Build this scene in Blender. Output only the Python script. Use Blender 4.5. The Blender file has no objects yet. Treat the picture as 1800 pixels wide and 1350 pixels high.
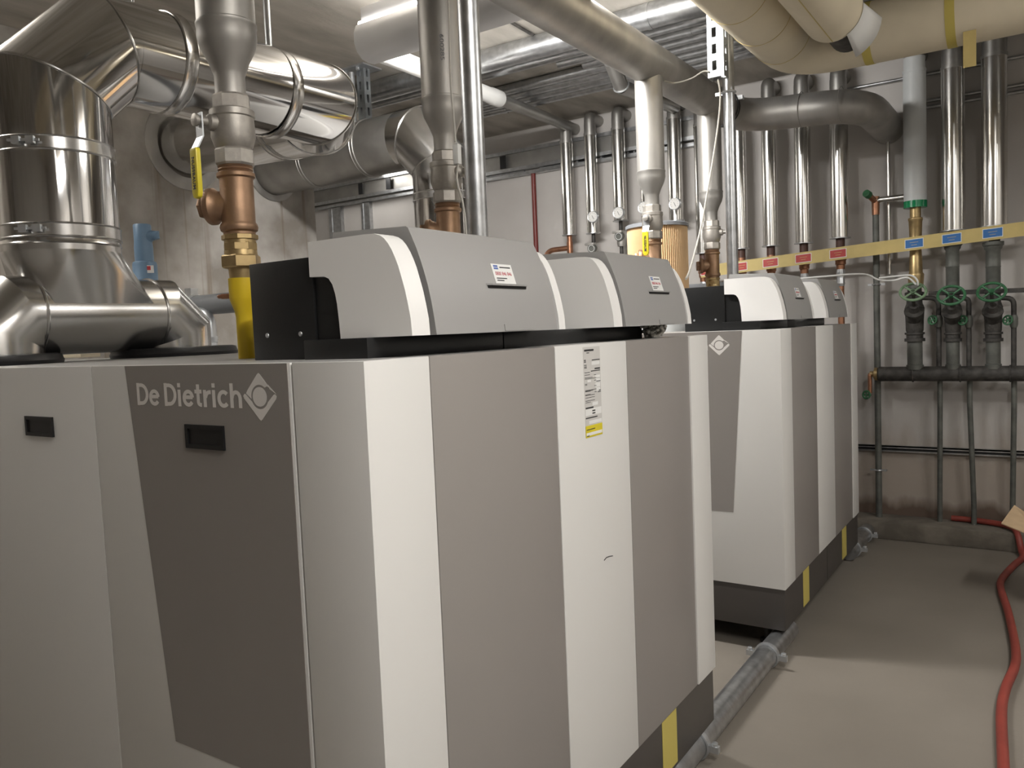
import bpy, bmesh, math, random
from mathutils import Vector, Matrix
random.seed(7)
scene = bpy.context.scene
col = scene.collection
V = Vector

# ------------------------------------------------------------------ camera
YAW, PITCH, ROLL, FPX, CAMZ = 0.593052, -0.066748, -0.041798, 1403.62, 1.5
cy, sy, cp, sp = math.cos(YAW), math.sin(YAW), math.cos(PITCH), math.sin(PITCH)
FW = V((-sy*cp, cy*cp, sp)); RT0 = V((cy, sy, 0)); UP0 = RT0.cross(FW)
cr, sr = math.cos(ROLL), math.sin(ROLL)
RT = cr*RT0 + sr*UP0; UP = -sr*RT0 + cr*UP0
CAM = V((0, 0, CAMZ))
cd = bpy.data.cameras.new('camera'); co = bpy.data.objects.new('camera', cd); col.objects.link(co)
cd.sensor_width = 36; cd.lens = FPX/1800*36; cd.clip_start = .02
M = Matrix((RT, UP, -FW)).transposed().to_4x4(); M.translation = CAM
co.matrix_world = M
scene.camera = co

# ------------------------------------------------------------------ world, light, exposure
wd = bpy.data.worlds.new('world'); scene.world = wd; wd.use_nodes = True
wd.node_tree.nodes['Background'].inputs[0].default_value = (.9, .92, 1, 1)
wd.node_tree.nodes['Background'].inputs[1].default_value = .15
vs = scene.view_settings
vs.view_transform = 'Standard'; vs.look = 'None'; vs.exposure = 0.0; vs.gamma = 1; vs.use_curve_mapping = False
LAMP_COL = (1.0, .98, .955)
LUM = [  # x, y, rotation, watts down, watts up : ceiling luminaires (first one is in view, last two are added)
    (-2.27, 3.15, 0, 95, 26),
    (.80, .55, math.pi/2, 66, 50),
    (-3.95, .85, math.pi/2, 15, 62),
    (1.2, 3.7, math.pi/2, 30, 12),  # unseen lamp, added to brighten the valve wall
    (-5.6, 5.3, math.pi/2, 4, 4),  # unseen lamp, added to light the recess
]
CEIL = 3.30; FLOOR = -.05; WALLY = 6.2; WALLX = -4.8

# ------------------------------------------------------------------ helpers
def at(px, py, X=None, Y=None, Z=None):
    d = FW + RT*((px-900)/FPX) + UP*((675-py)/FPX)
    if X is not None: t = (X-CAM.x)/d.x
    elif Y is not None: t = (Y-CAM.y)/d.y
    else: t = (Z-CAM.z)/d.z
    return CAM + d*t
def zat(X, Y, py):
    lo, hi = -1., 6.
    for _ in range(50):
        m = (lo+hi)/2; p = V((X, Y, m))-CAM
        if 675-FPX*p.dot(UP)/p.dot(FW) > py: lo = m
        else: hi = m
    return m

class MB:
    def __init__(s): s.v = []; s.f = []
    def add(s, vs_, fs):
        o = len(s.v); s.v += [tuple(p) for p in vs_]; s.f += [tuple(i+o for i in q) for q in fs]; return s
    def box(s, x0, x1, y0, y1, z0, z1):
        return s.add([(x, y, z) for z in (z0, z1) for y in (y0, y1) for x in (x0, x1)],
                     [(0,2,3,1), (4,5,7,6), (0,1,5,4), (2,6,7,3), (0,4,6,2), (1,3,7,5)])
    def obox(s, o, u, v, w):      # box from corner o spanned by u, v, w (right handed)
        o, u, v, w = V(o), V(u), V(v), V(w)
        return s.add([o, o+u, o+v, o+u+v, o+w, o+u+w, o+v+w, o+u+v+w],
                     [(0,2,3,1), (4,5,7,6), (0,1,5,4), (2,6,7,3), (0,4,6,2), (1,3,7,5)])
    def prism(s, poly, fn, a, b):  # poly list of 2d; fn(p,q,t)->xyz
        n = len(poly)
        return s.add([fn(p, q, a) for p, q in poly]+[fn(p, q, b) for p, q in poly],
                     [tuple(range(n))[::-1], tuple(range(n, 2*n))]+[(i, (i+1) % n, n+(i+1) % n, n+i) for i in range(n)])
    def lathe(s, p, d, prof, n=24, cap=True, ph=0):
        p = V(p); d = V(d).normalized(); a, b = frame(d)
        vs_ = []; fs = []
        for t, r in prof:
            for k in range(n):
                g = ph+2*math.pi*k/n; vs_.append(p+d*t+(a*math.cos(g)+b*math.sin(g))*max(r, 1e-5))
        m = len(prof)
        for i in range(m-1):
            for k in range(n):
                k2 = (k+1) % n; fs.append((i*n+k, i*n+k2, (i+1)*n+k2, (i+1)*n+k))
        if cap: fs += [tuple(range(n))[::-1], tuple(range((m-1)*n, m*n))]
        return s.add(vs_, fs)
    def cyl(s, p, q, r, n=24, r2=None):
        p, q = V(p), V(q); return s.lathe(p, q-p, [(0, r), ((q-p).length, r if r2 is None else r2)], n)
    def hexa(s, p, d, t0, t1, r, n=6, ph=0):
        c = (t1-t0)*.12
        return s.lathe(p, d, [(t0, r*.93), (t0+c, r), (t1-c, r), (t1, r*.93)], n, True, ph)
    def tube(s, path, r, n=16, cap=True):
        P = [V(q) for q in path]; m = len(P)
        rr = r if isinstance(r, (list, tuple)) else [r]*m
        T = [(P[min(i+1, m-1)]-P[max(i-1, 0)]) for i in range(m)]
        dirs = [(P[i+1]-P[i]).normalized() for i in range(m-1)]
        a, b = frame(dirs[0]); vs_ = []; fs = []
        prev = dirs[0]
        for i in range(m):
            if i == 0: t = dirs[0]
            elif i == m-1: t = dirs[-1]
            else: t = (dirs[i-1]+dirs[i]).normalized()
            q = prev.rotation_difference(t); a = q @ a; b = q @ b; prev = t
            # mitre: stretch along the bend plane
            if 0 < i < m-1:
                c = max(.35, t.dot(dirs[i])); ax = dirs[i-1].cross(dirs[i])
                st = t.cross(ax).normalized() if ax.length > 1e-6 else None
            else: st = None
            for k in range(n):
                g = 2*math.pi*k/n; o = (a*math.cos(g)+b*math.sin(g))*rr[i]
                if st is not None: o += st*(o.dot(st))*(1/c-1)
                vs_.append(P[i]+o)
        for i in range(m-1):
            for k in range(n):
                k2 = (k+1) % n; fs.append((i*n+k, i*n+k2, (i+1)*n+k2, (i+1)*n+k))
        if cap: fs += [tuple(range(n))[::-1], tuple(range((m-1)*n, m*n))]
        return s.add(vs_, fs)
    def torus(s, c, d, R, r, n=32, k=8):
        c = V(c); d = V(d).normalized(); a, b = frame(d); vs_ = []; fs = []
        for i in range(n):
            g = 2*math.pi*i/n; e = a*math.cos(g)+b*math.sin(g)
            for j in range(k):
                h = 2*math.pi*j/k; vs_.append(c+e*(R+r*math.cos(h))+d*(r*math.sin(h)))
        for i in range(n):
            for j in range(k):
                fs.append((i*k+j, ((i+1) % n)*k+j, ((i+1) % n)*k+(j+1) % k, i*k+(j+1) % k))
        return s.add(vs_, fs)
def frame(d):
    d = V(d).normalized(); h = V((0, 0, 1)) if abs(d.z) < .9 else V((1, 0, 0))
    a = h.cross(d).normalized(); return a, d.cross(a)
def bend(pts, rad, seg=6):
    P = [V(p) for p in pts]; out = [P[0]]
    for i in range(1, len(P)-1):
        u = (P[i-1]-P[i]); w = (P[i+1]-P[i]); r = min(rad, u.length*.49, w.length*.49)
        a = P[i]+u.normalized()*r; c = P[i]+w.normalized()*r
        for k in range(seg+1):
            t = k/seg; out.append(a*(1-t)**2+P[i]*2*t*(1-t)+c*t*t)
    out.append(P[-1]); return out
def obj(name, mb, mat, parent=None, smooth=40, bev=0):
    me = bpy.data.meshes.new(name)
    org = V((0, 0, 0)); q = parent
    while q is not None: org += q.location; q = q.parent
    vs_ = [(x-org.x, y-org.y, z-org.z) for x, y, z in mb.v]
    me.from_pydata(vs_, [], mb.f); me.update()
    bm = bmesh.new(); bm.from_mesh(me); bmesh.ops.recalc_face_normals(bm, faces=bm.faces)
    if bev: bmesh.ops.bevel(bm, geom=[e for e in bm.edges if e.is_manifold and e.calc_face_angle(0) > .9], offset=bev, segments=2, profile=.6, affect='EDGES', clamp_overlap=True)
    bm.to_mesh(me); bm.free()
    if smooth: me.shade_smooth(); me.set_sharp_from_angle(angle=math.radians(smooth))
    me.materials.append(mat)
    o = bpy.data.objects.new(name, me); col.objects.link(o)
    if parent is not None: o.parent = parent
    return o
def tag(o, label, cat, group=None):
    o['label'] = label; o['category'] = cat
    if group: o['group'] = group
    return o
def thing(name, label, cat, loc, group=None):
    o = bpy.data.objects.new(name, None); col.objects.link(o); o.location = loc; o.empty_display_size = .05
    return tag(o, label, cat, group)
def struct(name, mb, mat, **k):
    o = obj(name, mb, mat, **k); o['kind'] = 'structure'; return o
def copy_tree(o, parent=None):
    c = o.copy(); col.objects.link(c); c.parent = parent
    for ch in list(o.children): copy_tree(ch, c)
    return c
def text_mb(txt, height, origin, u, v, n, depth=.0012, bold=.012, xs=1.0, width=None, align='LEFT'):
    cu = bpy.data.curves.new('txt', 'FONT'); cu.body = txt; cu.size = 1; cu.offset = bold; cu.extrude = .5; cu.resolution_u = 3
    cu.align_x = align
    ob = bpy.data.objects.new('txt', cu); col.objects.link(ob)
    bpy.context.view_layer.update()
    me = ob.to_mesh()
    mb = MB(); O, u, v, n = V(origin), V(u), V(v), V(n)
    s = height/.72; sx = s*xs
    if width is not None:
        w0 = max(p.co.x for p in me.vertices)-min(p.co.x for p in me.vertices); sx = width/w0
    vs_ = [O+u*(p.co.x*sx)+v*(p.co.y*s)+n*((p.co.z+.5)*depth) for p in me.vertices]
    mb.add(vs_, [tuple(p.vertices) for p in me.polygons])
    ob.to_mesh_clear(); bpy.data.objects.remove(ob); bpy.data.curves.remove(cu)
    return mb

# ------------------------------------------------------------------ materials
def lin(c):
    return tuple(((x/255)/12.92 if x/255 <= .04045 else ((x/255+.055)/1.055)**2.4) for x in c)+(1,)
MATS = {}
def mat(name, rgb, rough=.5, metal=0., var=0., vscale=8., bump=0., bscale=40., rvar=0., emit=None, estr=0., stretch=None, rgb2=None, coat=0., lo=.35, hi=.7, det=5.):
    m = bpy.data.materials.new(name); m.use_nodes = True; nt = m.node_tree; N = nt.nodes; L = nt.links
    b = N['Principled BSDF']
    c1 = lin(rgb) if max(rgb) > 1 else tuple(rgb)+(1,)
    b.inputs['Base Color'].default_value = c1; b.inputs['Roughness'].default_value = rough; b.inputs['Metallic'].default_value = metal
    if coat: b.inputs['Coat Weight'].default_value = coat
    if emit: b.inputs['Emission Color'].default_value = tuple(emit)+(1,); b.inputs['Emission Strength'].default_value = estr
    if var or bump or rvar or rgb2:
        tc = N.new('ShaderNodeTexCoord'); mp = N.new('ShaderNodeMapping'); L.new(tc.outputs['Object'], mp.inputs[0])
        if stretch: mp.inputs['Scale'].default_value = stretch
        nz = N.new('ShaderNodeTexNoise'); nz.inputs['Scale'].default_value = vscale; nz.inputs['Detail'].default_value = det; L.new(mp.outputs[0], nz.inputs['Vector'])
        rp = N.new('ShaderNodeValToRGB'); L.new(nz.outputs['Fac'], rp.inputs[0])
        c2 = (lin(rgb2) if max(rgb2) > 1 else tuple(rgb2)+(1,)) if rgb2 else tuple(min(1, x*(1+var)) for x in c1[:3])+(1,)
        ca = c1 if rgb2 else tuple(x*(1-var) for x in c1[:3])+(1,)
        rp.color_ramp.elements[0].color = ca; rp.color_ramp.elements[1].color = c2
        rp.color_ramp.elements[0].position = lo; rp.color_ramp.elements[1].position = hi
        L.new(rp.outputs[0], b.inputs['Base Color'])
        if rvar:
            mr = N.new('ShaderNodeMapRange'); L.new(nz.outputs['Fac'], mr.inputs[0])
            mr.inputs['To Min'].default_value = max(.02, rough-rvar); mr.inputs['To Max'].default_value = rough+rvar
            L.new(mr.outputs[0], b.inputs['Roughness'])
        if bump:
            n2 = N.new('ShaderNodeTexNoise'); n2.inputs['Scale'].default_value = bscale; n2.inputs['Detail'].default_value = 6; L.new(mp.outputs[0], n2.inputs['Vector'])
            bp = N.new('ShaderNodeBump'); bp.inputs['Strength'].default_value = bump; bp.inputs['Distance'].default_value = .01
            L.new(n2.outputs['Fac'], bp.inputs['Height']); L.new(bp.outputs[0], b.inputs['Normal'])
    MATS[name] = m; return m
m_white = mat('white_powder_paint', (.74, .73, .705), .38, bump=.02, bscale=300)
m_cap = mat('white_hood_plastic', (.88, .87, .85), .4)
m_grey = mat('grey_powder_paint', (.28, .26, .243), .35, bump=.02, bscale=300)
m_hood = mat('hood_grey_paint', (.325, .32, .312), .45, bump=.02, bscale=300)
m_black = mat('black_sheet_steel', (.012, .0125, .013), .33, bump=.03, bscale=200)
m_plinth = mat('plinth_dark_grey', (.062, .055, .05), .35)
m_logo = mat('logo_silver_print', (.80, .77, .74), .4)
m_hole = mat('black_plastic', (.008, .008, .009), .4)
m_poli = mat('polished_stainless', (.62, .61, .60), .09, 1., rvar=.05, vscale=3, bump=.012, bscale=5)
m_brsh = mat('satin_stainless', (.60, .59, .575), .22, 1., rvar=.06, vscale=4, bump=.01, bscale=8)
m_galv = mat('galvanised_steel', (.50, .51, .52), .34, .95, var=.16, vscale=25, rvar=.08)
m_zinc = mat('bright_zinc', (.62, .64, .66), .38, .85, var=.08, vscale=20)
m_strut = mat('zinc_strut', (.27, .29, .30), .45, .6, var=.06, vscale=20)
m_brown = mat('brown_pipe_paint', (.075, .032, .022), .5)
m_alu = mat('aluminium_jacket', (.70, .685, .655), .2, 1., rvar=.05, vscale=5, bump=.01, bscale=9)
m_gas = mat('bare_steel_pipe', (.42, .405, .38), .5, .75, var=.22, vscale=5, rvar=.1, stretch=(1, 1, .5))
m_duct = mat('dull_sheet_steel', (.36, .35, .33), .4, .8, var=.15, vscale=6, rvar=.08)
m_nick = mat('nickel_brass', (.42, .395, .36), .5, .75, var=.08, vscale=60, bump=.05, bscale=200)
m_bronze = mat('red_bronze', (.34, .215, .135), .5, .8, var=.2, vscale=14, bump=.04, bscale=250)
m_brass = mat('brass', (.46, .34, .17), .4, .85, var=.15, vscale=20)
m_copp = mat('copper', (.40, .20, .12), .42, .85, var=.2, vscale=25)
m_yel = mat('yellow_gas_paint', (.70, .50, .02), .4)
m_yhan = mat('yellow_vinyl_grip', (.72, .60, .03), .35)
m_cream = mat('cream_insulation_jacket', (.74, .66, .50), .6, var=.07, vscale=3)
m_ytape = mat('yellow_adhesive_tape', (.58, .48, .12), .5)
m_wpvc = mat('white_plastic_pipe', (.78, .78, .76), .35)
m_gpvc = mat('grey_plastic_pipe', (.20, .21, .225), .42)
m_ltpvc = mat('light_grey_pvc_jacket', (.60, .62, .62), .45, var=.05, vscale=4)
m_green = mat('green_enamel', (.04, .145, .065), .4, var=.2, vscale=30)
m_greent = mat('green_tape', (.0, .22, .08), .25)
m_pgreen = mat('pale_green_enamel', (.18, .28, .165), .45, var=.2, vscale=30)
m_iron = mat('old_dark_iron', (.065, .061, .056), .6, .3, var=.45, vscale=18, bump=.15, bscale=80)
m_oldg = mat('old_green_grey_pipe', (.15, .155, .14), .55, .4, var=.25, vscale=12, bump=.08, bscale=80)
m_rpipe = mat('dark_red_pipe', (.17, .025, .02), .4)
m_red = mat('red_label', (.42, .035, .03), .45)
m_redpl = mat('red_plastic', (.5, .03, .04), .4)
m_blue = mat('blue_label', (.03, .15, .42), .45)
m_bplas = mat('blue_plastic', (.13, .22, .33), .42, var=.1, vscale=10)
m_wprint = mat('white_print', (.8, .8, .78), .5)
m_paper = mat('paper_label', (.60, .585, .56), .55)
m_ink = mat('dark_print', (.03, .03, .03), .6)
m_rink = mat('red_print', (.45, .04, .06), .6)
m_bink = mat('blue_print', (.10, .16, .42), .6)
m_cable = mat('pale_cable', (.55, .53, .48), .5)
m_hose = mat('red_rubber_hose', (.24, .040, .028), .5, var=.12, vscale=12)
m_card = mat('cardboard', (.50, .36, .22), .7, var=.06, vscale=20)
m_filt = mat('pleated_filter_paper', (.62, .43, .24), .7, var=.05, vscale=10)
m_rubber = mat('black_rubber', (.01, .01, .011), .45)
m_lamp = mat('luminaire_housing', (.62, .62, .63), .4)
m_tube = mat('lit_fluorescent_cover', (1, 1, 1), .4, emit=(1, .97, .92), estr=9)
m_strip = mat('yellow_masking_tape', (.56, .44, .17), .6, var=.08, vscale=9)
m_dial = mat('white_dial', (.78, .77, .74), .4)
m_conc = mat('raw_concrete_wall', (.26, .235, .205), .85, rgb2=(.50, .475, .44), vscale=2.6, bump=.3, bscale=18, det=12, lo=.36, hi=.66)
def streaks(m):   # rust runs down the raw wall
    nt = m.node_tree; N = nt.nodes; L = nt.links; b = N['Principled BSDF']; base = b.inputs['Base Color'].links[0].from_socket
    tc = N.new('ShaderNodeTexCoord'); mp = N.new('ShaderNodeMapping'); mp.inputs['Scale'].default_value = (1, 9, .22); L.new(tc.outputs['Object'], mp.inputs[0])
    nz = N.new('ShaderNodeTexNoise'); nz.inputs['Scale'].default_value = 1.6; nz.inputs['Detail'].default_value = 3; L.new(mp.outputs[0], nz.inputs['Vector'])
    rp = N.new('ShaderNodeValToRGB'); L.new(nz.outputs['Fac'], rp.inputs[0]); e = rp.color_ramp.elements
    e[0].position = .60; e[0].color = (0, 0, 0, 1); e[1].position = .70; e[1].color = (.6, .6, .6, 1)
    mx = N.new('ShaderNodeMix'); mx.data_type = 'RGBA'; L.new(rp.outputs[0], mx.inputs[0]); L.new(base, mx.inputs[6]); mx.inputs[7].default_value = (.17, .125, .08, 1)
    L.new(mx.outputs[2], b.inputs['Base Color'])
streaks(m_conc)
m_ceil = mat('board_marked_concrete', (.33, .305, .265), .85, rgb2=(.56, .525, .47), vscale=2.2, bump=.2, bscale=14, stretch=(3.2, .8, 1), det=11, lo=.32, hi=.70)
def floor_mat():
    m = mat('trowelled_concrete_floor', (.165, .145, .12), .62, rgb2=(.225, .20, .168), vscale=1.1, bump=.06, bscale=40, det=9, lo=.3, hi=.75)
    return m
m_floor = floor_mat()
m_kerb = mat('dirty_concrete_kerb', (.12, .105, .085), .9, rgb2=(.22, .195, .16), vscale=7, bump=.3, bscale=30, det=9)
def wall_mat():   # pale plaster, rust and damp stains near the foot (wear with its own height on the wall)
    m = mat('stained_plaster', (.50, .475, .45), .8, rgb2=(.56, .535, .51), vscale=2, bump=.08, bscale=30)
    nt = m.node_tree; N = nt.nodes; L = nt.links; b = N['Principled BSDF']
    base = b.inputs['Base Color'].links[0].from_socket
    tc = N.new('ShaderNodeTexCoord'); sx = N.new('ShaderNodeSeparateXYZ'); L.new(tc.outputs['Object'], sx.inputs[0])
    nz = N.new('ShaderNodeTexNoise'); nz.inputs['Scale'].default_value = 3.5; nz.inputs['Detail'].default_value = 8
    mp = N.new('ShaderNodeMapping'); mp.inputs['Scale'].default_value = (1.6, 1, .5); L.new(tc.outputs['Object'], mp.inputs[0]); L.new(mp.outputs[0], nz.inputs['Vector'])
    ad = N.new('ShaderNodeMath'); ad.operation = 'MULTIPLY_ADD'; L.new(nz.outputs['Fac'], ad.inputs[0]); ad.inputs[1].default_value = -.9; L.new(sx.outputs['Z'], ad.inputs[2])
    rp = N.new('ShaderNodeValToRGB'); L.new(ad.outputs[0], rp.inputs[0])
    rp.color_ramp.elements[0].position = -.0; rp.color_ramp.elements[0].color = (.5, .5, .5, 1)
    rp.color_ramp.elements[1].position = .26; rp.color_ramp.elements[1].color = (0, 0, 0, 1)
    mx = N.new('ShaderNodeMix'); mx.data_type = 'RGBA'; L.new(rp.outputs[0], mx.inputs[0]); L.new(base, mx.inputs[6]); mx.inputs[7].default_value = (.24, .165, .095, 1)
    # heavy rust line at the very foot
    ad2 = N.new('ShaderNodeMath'); ad2.operation = 'MULTIPLY_ADD'; L.new(nz.outputs['Fac'], ad2.inputs[0]); ad2.inputs[1].default_value = -.22; L.new(sx.outputs['Z'], ad2.inputs[2])
    r2 = N.new('ShaderNodeValToRGB'); L.new(ad2.outputs[0], r2.inputs[0])
    r2.color_ramp.elements[0].position = .02; r2.color_ramp.elements[0].color = (.8, .8, .8, 1); r2.color_ramp.elements[1].position = .09; r2.color_ramp.elements[1].color = (0, 0, 0, 1)
    m2 = N.new('ShaderNodeMix'); m2.data_type = 'RGBA'; L.new(r2.outputs[0], m2.inputs[0]); L.new(mx.outputs[2], m2.inputs[6]); m2.inputs[7].default_value = (.07, .032, .015, 1)
    L.new(m2.outputs[2], b.inputs['Base Color'])
    return m
m_wall = wall_mat()
m_paintw = mat('painted_wall', (.52, .50, .47), .8, var=.05, vscale=2, bump=.06, bscale=30)

# ------------------------------------------------------------------ the setting
XL2, XR, YB = -6.9, 1.9, -3.2
struct('floor', MB().box(XL2, XR, YB, WALLY, FLOOR-.1, FLOOR), m_floor)
struct('ceiling', MB().box(XL2, XR, YB, WALLY, CEIL, CEIL+.15), m_ceil)
struct('wall_back', MB().box(XL2-.2, XR+.2, WALLY, WALLY+.2, FLOOR-.1, CEIL+.15), m_wall)
struct('wall_left', MB().box(XL2, WALLX, YB, 4.45, FLOOR, CEIL), m_conc)
struct('wall_recess', MB().box(XL2-.2, XL2, 4.45, WALLY, FLOOR, CEIL), m_paintw)
struct('wall_right', MB().box(XR, XR+.2, YB, WALLY, FLOOR-.1, CEIL+.15), m_paintw)
struct('wall_front', MB().box(XL2, XR+.2, YB-.2, YB, FLOOR-.1, CEIL+.15), m_paintw)
struct('trim_1', MB().box(-2.6, XR, 5.93, WALLY, FLOOR, .07), m_kerb, bev=.012)

# ------------------------------------------------------------------ boilers
ZT, ZB, ZP = 1.457, .257, .062
XS, XBACK = -1.0, -3.3
STR = [0, .18, .657, 1.055, 1.53, 1.70]
def emblem(mb, cx, cz, hw, hh, y, mirror=1):
    # rounded diamond with a round hole, a disc in it and a notch at one corner
    def P(a, b): return (cx+a*hw*mirror, cz+b*hh)
    yf = lambda p, q, t: (p, t, q)
    n = 20
    circ = lambda r, a0, a1, k=n: [(r*math.cos(a0+(a1-a0)*i/k), r*math.sin(a0+(a1-a0)*i/k)) for i in range(k+1)]
    top = [(-.78, .18), (-.06, .96), (.06, .96), (.95, .12), (.55, .36), (.62, .30)]
    # upper chevron: outer edge then the arc over the disc
    R = .50
    up = [(-.80, .14), (-.70, .28), (-.08, .94), (.0, .99), (.08, .94), (.62, .36), (.46, .44), (.36, .40)] + [(R*math.cos(a), R*math.sin(a)) for a in [math.radians(x) for x in range(50, 191, 10)]]
    mb.prism([P(a, b) for a, b in up], yf, y, y+.0003)
    tip = [(.52, .50), (.96, .13), (.60, .33)]
    mb.prism([P(a, b) for a, b in tip], yf, y, y+.0003)
    dn = [(-.98, .03), (-.9, .12), (-.82, .10)] + [(R*1.02*math.cos(math.radians(x)), R*1.02*math.sin(math.radians(x))) for x in range(205, 336, 10)] + [(.82, .10), (.9, .12), (.98, .03), (.94, -.08), (.08, -.94), (0, -.99), (-.08, -.94), (-.94, -.08)]
    mb.prism([P(a, b) for a, b in dn], yf, y, y+.0003)
    mb.prism([P(.41*math.cos(2*math.pi*i/24), .41*math.sin(2*math.pi*i/24)) for i in range(24)], yf, y, y+.0003)
def ribbon(mb, pts, w, O, sc, y):
    P = [V((a, b)) for a, b in pts]; L = []; R_ = []
    for i in range(len(P)):
        if i == 0: t = P[1]-P[0]
        elif i == len(P)-1: t = P[-1]-P[-2]
        else: t = (P[i+1]-P[i]).normalized()+(P[i]-P[i-1]).normalized()
        t.normalize(); n = V((-t.y, t.x)); L.append(P[i]+n*(w/2)); R_.append(P[i]-n*(w/2))
    g = lambda p, t: (O[0]+p.x*sc[0], t, O[1]+p.y*sc[1])
    for i in range(len(P)-1):
        q = [L[i], L[i+1], R_[i+1], R_[i]]
        mb.add([g(p, y) for p in q], [(3,2,1,0)])
def arc2(cx, cz, rx, rz, a0, a1, k=12): return [(cx+rx*math.cos(math.radians(a0+(a1-a0)*i/k)), cz+rz*math.sin(math.radians(a0+(a1-a0)*i/k))) for i in range(k+1)]
W = .165
GL = {'D': (.74, [[(.095, 0), (.095, 1)], [(.09, .905), (.30, .905)]+arc2(.30, .5, .335, .405, 85, -85)+[(.30, .095), (.09, .095)]]),
      'e': (.66, [[(.12, .40), (.56, .40)], arc2(.325, .36, .235, .285, 5, 325, 16)]),
      'i': (.30, [[(.13, 0), (.13, .72)], [(.13, .82), (.13, 1)]]),
      't': (.44, [[(.20, .95), (.20, .22)]+arc2(.33, .22, .13, .13, 180, 268, 5)+[(.38, .085)], [(.02, .65), (.40, .65)]]),
      'r': (.46, [[(.12, 0), (.12, .72)], arc2(.38, .35, .22, .28, 170, 92, 5)+[(.45, .63)]]),
      'c': (.62, [arc2(.325, .36, .235, .285, 42, 318, 16)]),
      'h': (.66, [[(.12, 0), (.12, 1)], arc2(.335, .38, .20, .26, 175, 5, 8)+[(.535, 0)]]),
      ' ': (.24, [])}
def lettering(mb, txt, x0, z0, width, h, y):
    tot = sum(GL[c][0] for c in txt); k = width/tot; x = x0
    for c in txt:
        for n_, st_ in enumerate(GL[c][1]): ribbon(mb, st_, W, (x, z0), (k, h), y-.00012*n_)
        x += GL[c][0]*k
def hood(root, oy, trays):
    # profile of cap (x,z)
    fr = [(-1.032, 1.498), (-1.034, 1.532), (-1.039, 1.56), (-1.045, 1.588), (-1.052, 1.612), (-1.059, 1.635), (-1.066, 1.652), (-1.074, 1.668), (-1.083, 1.682), (-1.093, 1.693), (-1.104, 1.700), (-1.118, 1.7045), (-1.146, 1.706)]
    cap = fr + [(-1.312, 1.706), (-1.312, 1.632), (-1.268, 1.630), (-1.255, 1.625), (-1.245, 1.612), (-1.238, 1.592), (-1.234, 1.57), (-1.231, 1.535), (-1.229, 1.498)]
    yf = lambda p, q, t: (p, t, q)
    sh_f = [(-1.029, 1.498), (-1.0335, 1.532), (-1.039, 1.566), (-1.0465, 1.6), (-1.054, 1.626), (-1.063, 1.653), (-1.073, 1.679), (-1.083, 1.701), (-1.092, 1.7195)]
    shell = sh_f + [(-1.097, 1.723), (-1.31, 1.732), (-1.31, 1.498)]
    sh = obj('control_hood', MB().prism(shell, yf, oy+1.262, oy+1.742), m_hood, root, smooth=25)
    sh['label'] = 'rounded grey control hood with white ends'
    for a, b in ((1.19, 1.245), (1.757, 1.788)):
        c = obj('hood_end_cap', MB().prism(cap, yf, oy+a, oy+b), m_cap, sh, smooth=25)
    core = [(x-.018, z-(.012 if z > 1.6 else 0)) for x, z in fr] + [(-1.30, 1.69), (-1.30, 1.64), (-1.25, 1.62), (-1.21, 1.498)]
    obj('hood_joint', MB().prism(core, yf, oy+1.245, oy+1.757), m_hole, sh, smooth=25)
    # slot lip, sticker, lower flap follow the slope of the shell
    def onsh(z):
        for (x0, z0), (x1, z1) in zip(sh_f, sh_f[1:]):
            if z0 <= z <= z1: return x0+(x1-x0)*(z-z0)/(z1-z0)
        return -1.03
    s = MB(); z = 1.604; x = onsh(z)
    s.prism([(oy+1.462, x-.006), (oy+1.478, x+.010), (oy+1.622, x+.010), (oy+1.64, x-.006)], lambda p, q, t: (q, p, t), z, z+.004)
    obj('slot_lip', s, m_hood, sh, smooth=0)
    obj('slot', MB().box(x-.01, x+.0035, oy+1.472, oy+1.628, z-.006, z), m_hole, sh, smooth=0)
    z0, z1 = 1.609, 1.655; x0, x1 = onsh(z0), onsh(z1)
    up = V((x1-x0, 0, z1-z0)); L = up.length; up.normalize(); nn = V((up.z, 0, -up.x))
    O = V((x0, oy+1.508, z0))+nn*.0006
    st = obj('sticker', MB().obox(O, (0, .083, 0), up*L, nn*.0008), m_wprint, sh, smooth=0)
    yv = V((0, 1, 0))
    obj('sticker_number', text_mb('0800 846 846', L*.19, O+yv*.008+up*L*.42+nn*.0008, yv, up, nn, .0003, .004, width=.066), m_rink, st, smooth=0)
    k = MB()
    for r, (a, b, h) in enumerate([(.008, .05, .24), (.008, .036, .13)]): k.obox(O+yv*a+up*L*h+nn*.0009, yv*(b-a), up*L*.05, nn*.0003)
    k.obox(O+yv*.032+up*L*.80+nn*.0009, yv*.044, up*L*.06, nn*.0003)
    obj('sticker_print', k, m_ink, st, smooth=0)
    k = MB()
    for h in (.72, .84): k.obox(O+yv*.008+up*L*h+nn*.0009, yv*.017, up*L*.09, nn*.0003)
    obj('sticker_emblem', k, m_bink, st, smooth=0)
    zz0, zz1 = 1.5, 1.515; xa, xb = onsh(zz0), onsh(zz1)
    obj('lower_flap', MB().obox((xa+.0004, oy+1.508, zz0), (0, .125, 0), V((xb-xa, 0, zz1-zz0)), (.0015, 0, 0)), m_hood, sh, smooth=0)
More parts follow.
